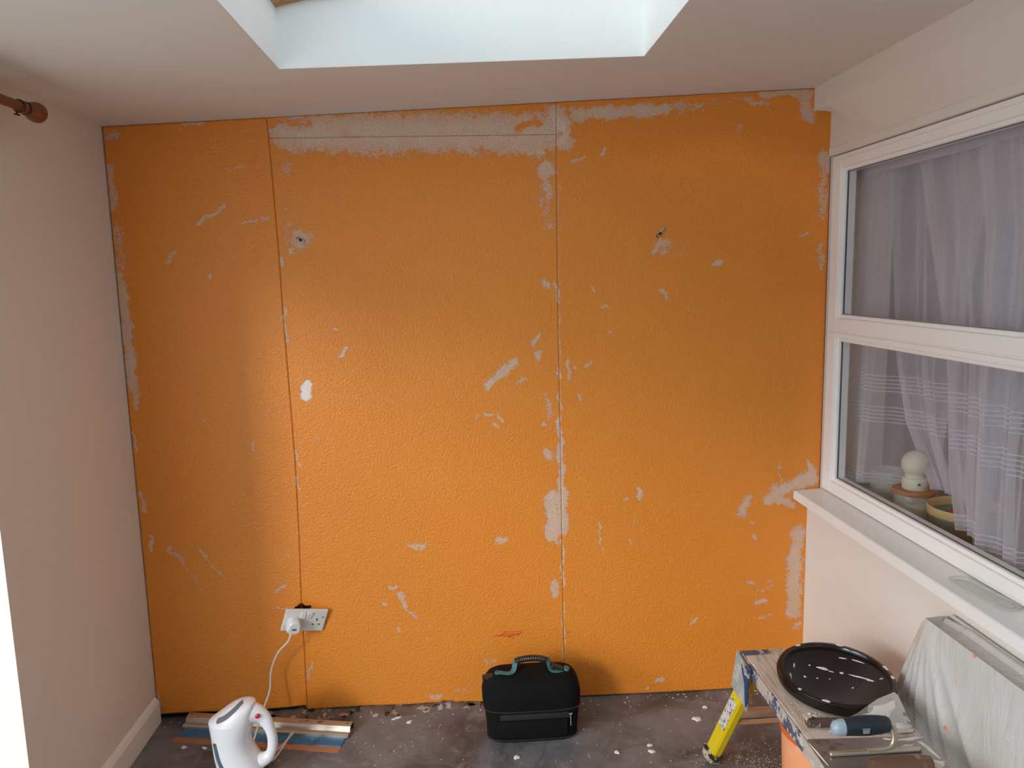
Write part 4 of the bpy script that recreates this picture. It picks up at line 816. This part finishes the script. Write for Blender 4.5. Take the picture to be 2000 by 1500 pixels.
bm = nb(); tube(bm, spline([(1.898, -0.938, HB+0.0125), (1.905, -0.938, HB+0.0125), (1.93, -0.940, HB+0.0125), (1.96, -0.942, HB+0.012), (1.99, -0.944, HB+0.010)], 6), [0.006, 0.011, 0.0125, 0.0128, 0.013, 0.0128, 0.0125, 0.0122, 0.012, 0.0118, 0.0118, 0.012, 0.0122]+[0.012]*12, 16, [0.006, 0.009]+[0.0105]*23, upv=(0, 0, 1)); hk = part('handle', bm, M_HB, fk, True)
bm = nb(); lathe(bm, [(0.0022, -0.0002), (0.0045, -0.0002), (0.0045, 0.0008), (0.0022, 0.0008)], Vector((1.913, -0.938, HB+0.0232)), 16); part('hanging_hole', bm, M_BLACK, hk, label='dark hanging hole')

# second trowel, wooden handle
t2 = thing('wooden_trowel', 'trowel with grubby varnished wooden handle nearest the camera on the bench', 'trowel', (2.0, -1.16, HB))
bm = nb(); prism(bm, [(1.885, -1.120), (2.145, -1.128), (2.142, -1.245), (1.880, -1.235)], HB+0.0012, HB+0.0024, 0); part('blade', bm, M_STEELP, t2)
M_WH = mat('varnished_handle', (0.13, 0.065, 0.038), 0.35, var=0.3, vscale=14, stretch=(0.6, 5, 5), layers=(((0.36, 0.24, 0.10), 9, 0.56, 0.06), ((0.55, 0.48, 0.40), 70, 0.68, 0.02)))
cH = (0, -1.165, HB+0.053)
bm = nb(); loft(bm, handle_rings([(1.925, 0.006, 0.008, 0), (1.927, 0.013, 0.016, 0), (1.936, 0.0165, 0.0195, 0), (1.97, 0.0178, 0.0215, 0), (2.00, 0.0182, 0.0220, 0), (2.035, 0.0172, 0.0200, 0), (2.054, 0.0145, 0.017, 0), (2.060, 0.006, 0.008, 0)], cH)); part('handle', bm, M_WH, t2, True)
bm = nb(); add_box(bm, 1.91, 2.11, -1.178, -1.166, HB+0.0024, HB+0.011, 0.003); tube(bm, spline([(2.00, -1.172, HB+0.009), (2.055, -1.172, HB+0.012), (2.074, -1.170, HB+0.026), (2.072, -1.167, HB+0.046), (2.052, -1.166, HB+0.053)], 6), 0.006, 10, upv=(0, 1, 0)); part('mounting_bar', bm, M_ALU, t2, True)
bm = nb(); blob(bm, Vector((2.10, -1.135, HB+0.0023)), 0.032, 0.010, 0.002, 0.1, 18, 0.4); _p = part('plaster_residue', bm, M_PLA, t2, label='white plaster smears'); _p['kind'] = 'stuff'

# crumbs of plaster on the bench: too many to count
bm = nb()
for i in range(330):
    if rng.random() < 0.45: x, y = rng.normal(1.955, 0.02), rng.normal(-0.86, 0.035)
    else: x, y = rng.uniform(BX0+0.01, BX1-0.01), rng.uniform(-1.3, -0.6)
    if not (BX0+0.008 < x < BX1-0.006): continue
    if -1.12 < y < -0.98 or (y < -1.115) or (x-2.045)**2+(y+0.775)**2 < 0.0215: continue
    s_ = rng.uniform(0.0008, 0.0028) if rng.random() < 0.93 else 0.004
    t = nb(); bmesh.ops.create_icosphere(t, subdivisions=1, radius=s_); t.transform(Matrix.Translation((x, y, HB+s_*0.35)) @ Matrix.Diagonal((1.2, 0.9, 0.6, 1))); merge(bm, t)
o = part('plaster_crumbs', bm, M_PLA, be); o['kind'] = 'stuff'

# ------------------------------------------------------------------ orange bucket under the bench
M_BUC = mat('orange_bucket_plastic', (0.85, 0.36, 0.17), 0.42, var=0.03, layers=(((0.80, 0.45, 0.30), 16, 0.60, 0.1),)); M_BUC2 = mat('deep_orange_bucket_rim', (0.62, 0.13, 0.03), 0.4)
bu = thing('bucket', 'orange plastic bucket standing under the wooden bench top', 'bucket', (2.044, -0.800, 0.0))
bm = nb(); lathe(bm, [(0.0, 0.004), (0.117, 0.004), (0.121, 0.0), (0.123, 0.004), (0.136, 0.352), (0.1335, 0.352), (0.120, 0.008), (0.0, 0.008)], Vector((2.044, -0.800, 0)), 72, cap=False); part('body', bm, M_BUC, bu, True)
bm = nb(); lathe(bm, [(0.1365, 0.346), (0.1405, 0.346), (0.1415, 0.352), (0.1415, 0.357), (0.139, 0.360), (0.134, 0.360), (0.1325, 0.357), (0.1325, 0.350)], Vector((2.044, -0.800, 0)), 72, cap=False); part('rim', bm, M_BUC2, bu, True, 'deep orange rolled rim')

# ------------------------------------------------------------------ radiator under a plastic dust sheet
M_SHEET = bpy.data.materials.new('translucent_dust_sheet'); M_SHEET.use_nodes = True; nt = M_SHEET.node_tree; b = nt.nodes['Principled BSDF']
co = objco(nt)
c = mixc(nt, noise(nt, 5, 4, 0.6, co), (0.56, 0.54, 0.51), (0.70, 0.69, 0.67))
c = mixc(nt, ramp(nt, noise(nt, 19, 2, 0.4, co), 0.705, 0.725), c, (0.85, 0.30, 0.14))
c = mixc(nt, ramp(nt, noise(nt, 95, 3, 0.6, co), 0.725, 0.745), c, (0.86, 0.84, 0.80))
L(nt, c, b.inputs['Base Color']); b.inputs['Roughness'].default_value = 0.30; b.inputs['Alpha'].default_value = 0.93
bp = N(nt, 'ShaderNodeBump'); bp.inputs['Strength'].default_value = 0.6; bp.inputs['Distance'].default_value = 0.012
L(nt, noise(nt, 13, 5, 0.6, objco(nt, 1, 1.6, 0.5), 1.0), bp.inputs['Height']); L(nt, bp.outputs[0], b.inputs['Normal'])
ra = thing('radiator', 'wall radiator hidden below a plastic dust sheet under the window board', 'radiator', (2.27, -1.2, 0.10))
bm = nb(); add_box(bm, 2.248, 2.290, -1.62, -0.842, 0.13, 0.640, 0.008); pr = part('panel', bm, M_GLOSS, ra)
bm = nb()
for k_ in range(12): add_box(bm, 2.2455, 2.249, -0.90-k_*0.06-0.02, -0.90-k_*0.06, 0.17, 0.60, 0.0015)
part('rib', bm, M_GLOSS, pr)
for y_b in (-0.98, -1.5): part('bracket', add_box(nb(), 2.288, 2.316, y_b, y_b+0.03, 0.2, 0.62), M_GLOSS, ra)
sh = thing('dust_sheet', 'translucent grey plastic dust sheet with orange splashes draped over the radiator', 'dust sheet', (2.24, -1.15, 0.0))
def sheet_surface():
    nu, nv = 260, 90; rows = []
    for j in range(nv+1):
        v = j/nv; row = []
        for i in range(nu+1):
            u = i/nu                       # 0 = far end, 1 = near end
            if v < 0.10:                   # top of the radiator
                t = v/0.10; x = 2.300 - 0.060*t; z = 0.652 - 0.004*math.sin(t*PI) + (0.010 if t < 0.12 else 0); y = -0.828 - u*0.82 - 0.004*t
                z -= 0.012*max(0, 1-u*9)*(1-t)
            else:
                t = (v-0.10)/0.90
                z = 0.648*(1-t)**1.0 + 0.004
                spread = 0.125*min(1, t/0.42)**0.85
                fy = -0.832 + spread*(1-u)**3 - u*0.82
                fold = 0.0
                for (a0, sl, wd, am) in ((0.02, 0.03, 0.014, 0.022), (0.05, 0.12, 0.014, 0.030), (0.06, 0.19, 0.010, 0.020), (0.08, 0.27, 0.016, 0.032), (0.10, 0.38, 0.016, 0.026), (0.11, 0.50, 0.018, 0.024), (0.14, 0.72, 0.03, 0.016)):
                    uc = a0*0.4 + sl*t
                    fold += am*math.exp(-abs((u-uc)/wd)**1.4)*min(1, t*3)*(1-0.45*t)
                x = 2.240 - 0.016*math.sin(min(1, t*1.2)*PI*0.5) - 0.045*max(0, t-0.62)**1.2 + 0.050*t*max(0, 1-u*9)**2 - fold
                y = fy; 
                rr_ = min(1, t*14); z += 0.003*(1-rr_)
                x += 0.0025*math.sin(23*u+9*t)*t
            row.append((x, y, z))
        rows.append(row)
    # return at the far end: the sheet turns the corner back to the wall
    out = []
    for j, row in enumerate(rows):
        x0_, y0_, z0_ = row[0]; pre = []
        for k_ in range(8, 0, -1):
            s_ = k_/8; pre.append((x0_ + (2.312-x0_)*s_, y0_ + 0.010*math.sin(s_*PI*0.6) + 0.0, z0_ - 0.003*s_))
        out.append(pre+row)
    bm = nb(); loft(bm, out, False, False); return bm
so2 = part('draped_sheet', sheet_surface(), M_SHEET, sh, True)
bm = nb(); tube(bm, [(2.306, -0.835, 0.658), (2.306, -1.64, 0.658)], 0.005, 8); part('folded_edge', bm, M_SHEET, sh, True)

# clear plastic tray on the window board
M_CLEAR = mat('clear_plastic', (0.86, 0.87, 0.84), 0.10, trans=0.55, alpha=0.45, spec=0.8); 
ct = thing('plastic_tray', 'long clear plastic tray with rounded ends lying on the white window board', 'tray', (2.325, -0.915, 0.7465), (0, 0, math.atan2(-0.19, 0.022)))
def stad(l, w, z, n=12):
    out = []
    for k_ in range(n+1): a = -PI/2+PI*k_/n; out.append(Vector((l/2-w/2*0.9+w/2*0.9*math.cos(a), w/2*math.sin(a), z)))
    for k_ in range(n+1): a = PI/2+PI*k_/n; out.append(Vector((-l/2+w/2*0.9+w/2*0.9*math.cos(a), w/2*math.sin(a), z)))
    return out
bm = nb(); loft(bm, [stad(0.165, 0.036, 0.001), stad(0.190, 0.050, 0.001), stad(0.196, 0.055, 0.007), stad(0.190, 0.050, 0.009), stad(0.180, 0.042, 0.004), stad(0.150, 0.020, 0.003)]); part('tray_shell', bm, M_CLEAR, ct, True, local=True)
bm = nb(); 
for l_, w_, z_, r_ in ((0.193, 0.053, 0.0078, 0.0007), (0.165, 0.034, 0.004, 0.0005)):
    r = stad(l_, w_, z_); tube(bm, r+[r[0]], r_, 5, cap=False)
part('tray_rim', bm, mat('grey_clear_edge', (0.42, 0.42, 0.40), 0.2), ct, True, local=True, label='greyish moulded rim lines')

# ------------------------------------------------------------------ things on the kitchen ledge
LZ = 0.7302
ja = thing('glass_jar', 'glass jar of white granules with wooden lid on the kitchen ledge behind the pane', 'jar', (2.505, -0.325, LZ))
M_JG = mat('jar_glass', (0.80, 0.86, 0.82), 0.08, trans=0.0, alpha=0.22, spec=0.9)
cj = Vector((2.505, -0.325, LZ))
bm = nb(); lathe(bm, [(0.0, 0.001), (0.050, 0.0), (0.056, 0.005), (0.057, 0.02), (0.057, 0.082), (0.054, 0.088), (0.052, 0.088), (0.0545, 0.08), (0.0545, 0.006), (0.0, 0.004)], cj, 40, cap=False); part('jar_body', bm, M_JG, ja, True)
bm = nb(); lathe(bm, [(0.0, 0.005), (0.0535, 0.005), (0.0535, 0.050), (0.042, 0.060), (0.0, 0.057)], cj, 36, cap=False); part('granules', bm, mat('white_granules', (0.62, 0.66, 0.56), 0.9, bump=0.8, bscale=260), ja, True, 'pale granules')
bm = nb(); lathe(bm, [(0.0, 0.084), (0.053, 0.084), (0.054, 0.090), (0.062, 0.090), (0.0635, 0.093), (0.0635, 0.099), (0.061, 0.102), (0.0, 0.102)], cj, 44, cap=False); part('wooden_lid', bm, mat('jar_lid_wood', (0.42, 0.20, 0.085), 0.45, stretch=(8, 1, 8), grain=((0.30, 0.13, 0.05), 6)), ja, True, 'brown wooden lid')
lp_ = thing('ball_lamp', 'small cream lamp with ball top standing on the jar lid', 'lamp', (2.507, -0.328, LZ+0.102))
cl_ = Vector((2.507, -0.328, LZ+0.102)); M_CRM = mat('cream_plastic', (0.72, 0.70, 0.58), 0.4)
bm = nb(); lathe(bm, [(0.0, 0.0), (0.036, 0.0), (0.0385, 0.003), (0.0385, 0.034), (0.0365, 0.037), (0.0, 0.037)], cl_, 40, cap=False); lb = part('lamp_base', bm, M_CRM, lp_, True)
bm = nb(); lathe(bm, [(0.0305, 0.0365)]+[(0.0425*math.sin(a), 0.078-0.0425*math.cos(a)) for a in [0.82+k_*(PI-0.82)/16 for k_ in range(17)]], cl_, 44); part('globe', bm, mat('cream_globe', (0.72, 0.71, 0.60), 0.5, layers=(((0.50, 0.50, 0.42), 40, 0.70, 0.03),)), lp_, True, 'round cream globe')
dv = Vector((-1.37, -2.22, 0)).normalized(); dv = (dv + Vector((dv.y, -dv.x, 0))*-0.28).normalized()
bm = nb(); t = nb(); lathe(t, [(0.0028, -0.0003), (0.0044, -0.0003), (0.0044, 0.0006), (0.0028, 0.0006)], Vector((0, 0, 0)), 20); t.transform(Matrix.Translation(cl_ + dv*0.0386 + Vector((0, 0, 0.022))) @ dv.to_track_quat('Z', 'Y').to_matrix().to_4x4()); merge(bm, t)
part('power_mark', bm, mat('green_print', (0.05, 0.16, 0.09), 0.5), lb, label='small green ring mark')
cp = thing('woven_pot', 'pale woven textured pot on the kitchen ledge left of the glass jar', 'pot', (2.540, -0.115, LZ))
cc_ = Vector((2.540, -0.115, LZ))
bm = nb(); lathe(bm, [(0.0, 0.0), (0.050, 0.0), (0.053, 0.004), (0.056, 0.06), (0.056, 0.105), (0.053, 0.108), (0.050, 0.104), (0.048, 0.01), (0.0, 0.008)], cc_, 44, cap=False)
mw = bpy.data.materials.new('woven_pale_green'); mw.use_nodes = True; nt = mw.node_tree; b = nt.nodes['Principled BSDF']
tcn = N(nt, 'ShaderNodeTexCoord'); sep = N(nt, 'ShaderNodeSeparateXYZ'); L(nt, tcn.outputs['Object'], sep.inputs[0])
ang = N(nt, 'ShaderNodeMath', operation='ARCTAN2'); L(nt, sep.outputs['Y'], ang.inputs[0]); L(nt, sep.outputs['X'], ang.inputs[1])
g1 = math_(nt, 'GREATER_THAN', math_(nt, 'SINE', math_(nt, 'MULTIPLY', ang.outputs[0], 64.0), 0), 0.45); g2 = math_(nt, 'GREATER_THAN', math_(nt, 'SINE', math_(nt, 'MULTIPLY', sep.outputs['Z'], 1150.0), 0), 0.45)
L(nt, mixc(nt, math_(nt, 'MAXIMUM', g1, g2), (0.66, 0.70, 0.62), (0.42, 0.47, 0.40)), b.inputs['Base Color'])
part('pot_wall', bm, mw, cp, True)
bo = thing('bowl', 'teal basket bowl with straw yellow rim on the kitchen ledge behind the curtain', 'bowl', (2.575, -0.475, LZ))
cb_ = Vector((2.575, -0.475, LZ))
bm = nb(); lathe(bm, [(0.0, 0.0), (0.066, 0.0), (0.076, 0.008), (0.092, 0.035), (0.099, 0.062), (0.096, 0.062), (0.088, 0.036), (0.070, 0.010), (0.0, 0.006)], cb_, 56, cap=False)
part('bowl_body', bm, mat('teal_weave', (0.09, 0.27, 0.25), 0.6, var=0.25, vscale=60, bump=0.6, bscale=160, stretch=(1, 1, 3)), bo, True)
bm = nb(); lathe(bm, [(0.0985, 0.0615), (0.1015, 0.0625), (0.1035, 0.084), (0.1010, 0.088), (0.0985, 0.085), (0.0965, 0.0625)], cb_, 56, cap=False)
part('bowl_rim', bm, mat('straw_rim', (0.66, 0.50, 0.24), 0.5, var=0.12, vscale=40), bo, True, 'straw coloured band')
rc = thing('red_cloth', 'crumpled crimson cloth lying inside the teal bowl', 'cloth', (2.58, -0.490, LZ+0.05))
bm = nb(); bmesh.ops.create_icosphere(bm, subdivisions=4, radius=1)
for v in bm.verts:
    d_ = 1+0.13*math.sin(7*v.co.x+3*v.co.y)+0.10*math.sin(11*v.co.y+5*v.co.z); v.co = Vector((v.co.x*0.060*d_, v.co.y*0.055*d_, v.co.z*0.020*d_)) + Vector((2.58, -0.490, LZ+0.060))
part('folded_cloth', bm, mat('crimson_cloth', (0.50, 0.02, 0.05), 0.8, bump=0.4, bscale=60), rc, True)

# ------------------------------------------------------------------ debris on the floor
M_OLD = mat('torn_dusty_underlay', (0.17, 0.125, 0.10), 0.9, var=0.3, vscale=25, layers=(((0.46, 0.41, 0.36), 22, 0.56, 0.05), ((0.03, 0.022, 0.02), 16, 0.56, 0.05)), bump=0.8, bscale=50, bdist=0.003)
bm = nb(); rows = []
for i in range(64):
    x = 0.33 + (1.135-0.33)*i/63
    w = 0.050+0.010*math.sin(x*17)+0.006*math.sin(x*61)-0.028*max(0, (x-0.95)/0.2)
    h = 0.006+0.0035*math.sin(x*27)+0.002*math.sin(x*90)
    if x < 0.36: w *= 0.5
    rows.append([Vector((x, 0.0135, 0.0)), Vector((x, 0.0135, h+0.002)), Vector((x, -w*0.3, h+0.003*math.sin(x*44))), Vector((x+0.003*math.sin(x*70), -w*0.8, h*0.7)), Vector((x, -w, 0.0))])
loft(bm, rows, True, True)
o = part('torn_underlay_strip', bm, M_OLD); tag(o, 'torn dusty strip of old underlay along the foot of the orange wall', 'underlay')
pk = nb(); add_box(pk, 1.975, 2.235, -0.186, -0.150, 0.0, 0.020, 0.002)
o = part('timber_offcut', pk, mat('brown_offcut', (0.40, 0.235, 0.15), 0.7, stretch=(1, 10, 10), grain=((0.28, 0.15, 0.09), 6))); tag(o, 'brown timber offcut lying on the floor behind the yellow bench leg', 'offcut')
GRP = 'plaster flakes scattered on the floor'
flakes = [(1.871, -.174, .017, .011, 'largest plaster flake, left of the yellow bench leg'), (1.921, -.107, .010, .007, 'plaster flake near the wall behind the yellow bench leg'), (1.245, -.327, .011, .008, 'star shaped plaster flake on the floor in front of the black bag'), (1.565, -.331, .008, .008, 'plaster flake on the floor right of the black bag, nearest to the bag'), (1.678, -.305, .010, .006, 'farther of two grey plaster flakes on the open floor between bag and bench'), (1.676, -.336, .010, .007, 'nearer of two grey plaster flakes on the open floor between bag and bench'), (0.153, -.172, .009, .006, 'plaster flake by the left end of the spatula'), (0.222, -.183, .008, .004, 'plaster flake between spatula end and kettle'), (0.842, -.070, .016, .005, 'flat plaster flake on the floor right of the spatula, near the wall'), (0.888, -.098, .010, .006, 'plaster flake on the floor left of the black bag')]
fl0 = None
for i, (x, y, rx, ry, lab) in enumerate(flakes):
    bm = nb(); blob(bm, Vector((x, y, 0.0003)), rx*1.05, ry*1.1, 0.0045, rng.uniform(-0.6, 0.6), 13, 0.35)
    o = part('plaster_flake', bm, M_PLA); tag(o, lab, 'plaster flake', GRP)
bm = nb()
def crumb(x, y, s_):
    t = nb(); bmesh.ops.create_icosphere(t, subdivisions=1, radius=s_); t.transform(Matrix.Translation((x, y, s_*0.3)) @ Matrix.Rotation(rng.uniform(0, 3), 4, 'Z') @ Matrix.Diagonal((1.4, 0.8, 0.5, 1))); merge(bm, t)
for i in range(330):
    x, y = rng.uniform(0.05, 2.25), -abs(rng.normal(0, 0.32))-0.015
    if 1.14 < x < 1.47 and -0.27 < y < -0.07 or 0.08 < x < 0.70 and -0.26 < y: continue
    crumb(x, y, rng.uniform(0.0006, 0.0021))
for i in range(260):
    x, y = rng.normal(1.98, 0.09), rng.normal(-0.42, 0.05); 
    if x < 2.28: crumb(x, y, rng.uniform(0.0006, 0.0018))
for i in range(120): crumb(rng.uniform(0.02, 2.2), -abs(rng.normal(0, 0.03))-0.012, rng.uniform(0.001, 0.0035))
o = part('plaster_dust', bm, M_PLA); o['label'] = 'fine pale crumbs of plaster strewn over the dark floor'; o['category'] = 'debris'; o['kind'] = 'stuff'
o = None
bm = nb(); blob(bm, Vector((2.094, -0.055, 0.0005)), 0.016, 0.006, 0.004, 0.1, 12, 0.3)
o = part('orange_chip', bm, mat('orange_chip', (0.80, 0.32, 0.08), 0.7)); tag(o, 'orange painted chip on the floor between bench leg and wall', 'paint chip')
bm = nb(); blob(bm, Vector((0.655, -0.045, 0.010)), 0.016, 0.007, 0.004, 0.2, 12, 0.35)
o = part('terracotta_chip', bm, mat('terracotta_chip', (0.50, 0.20, 0.12), 0.8)); tag(o, 'reddish chip on the torn underlay right of the socket', 'paint chip')
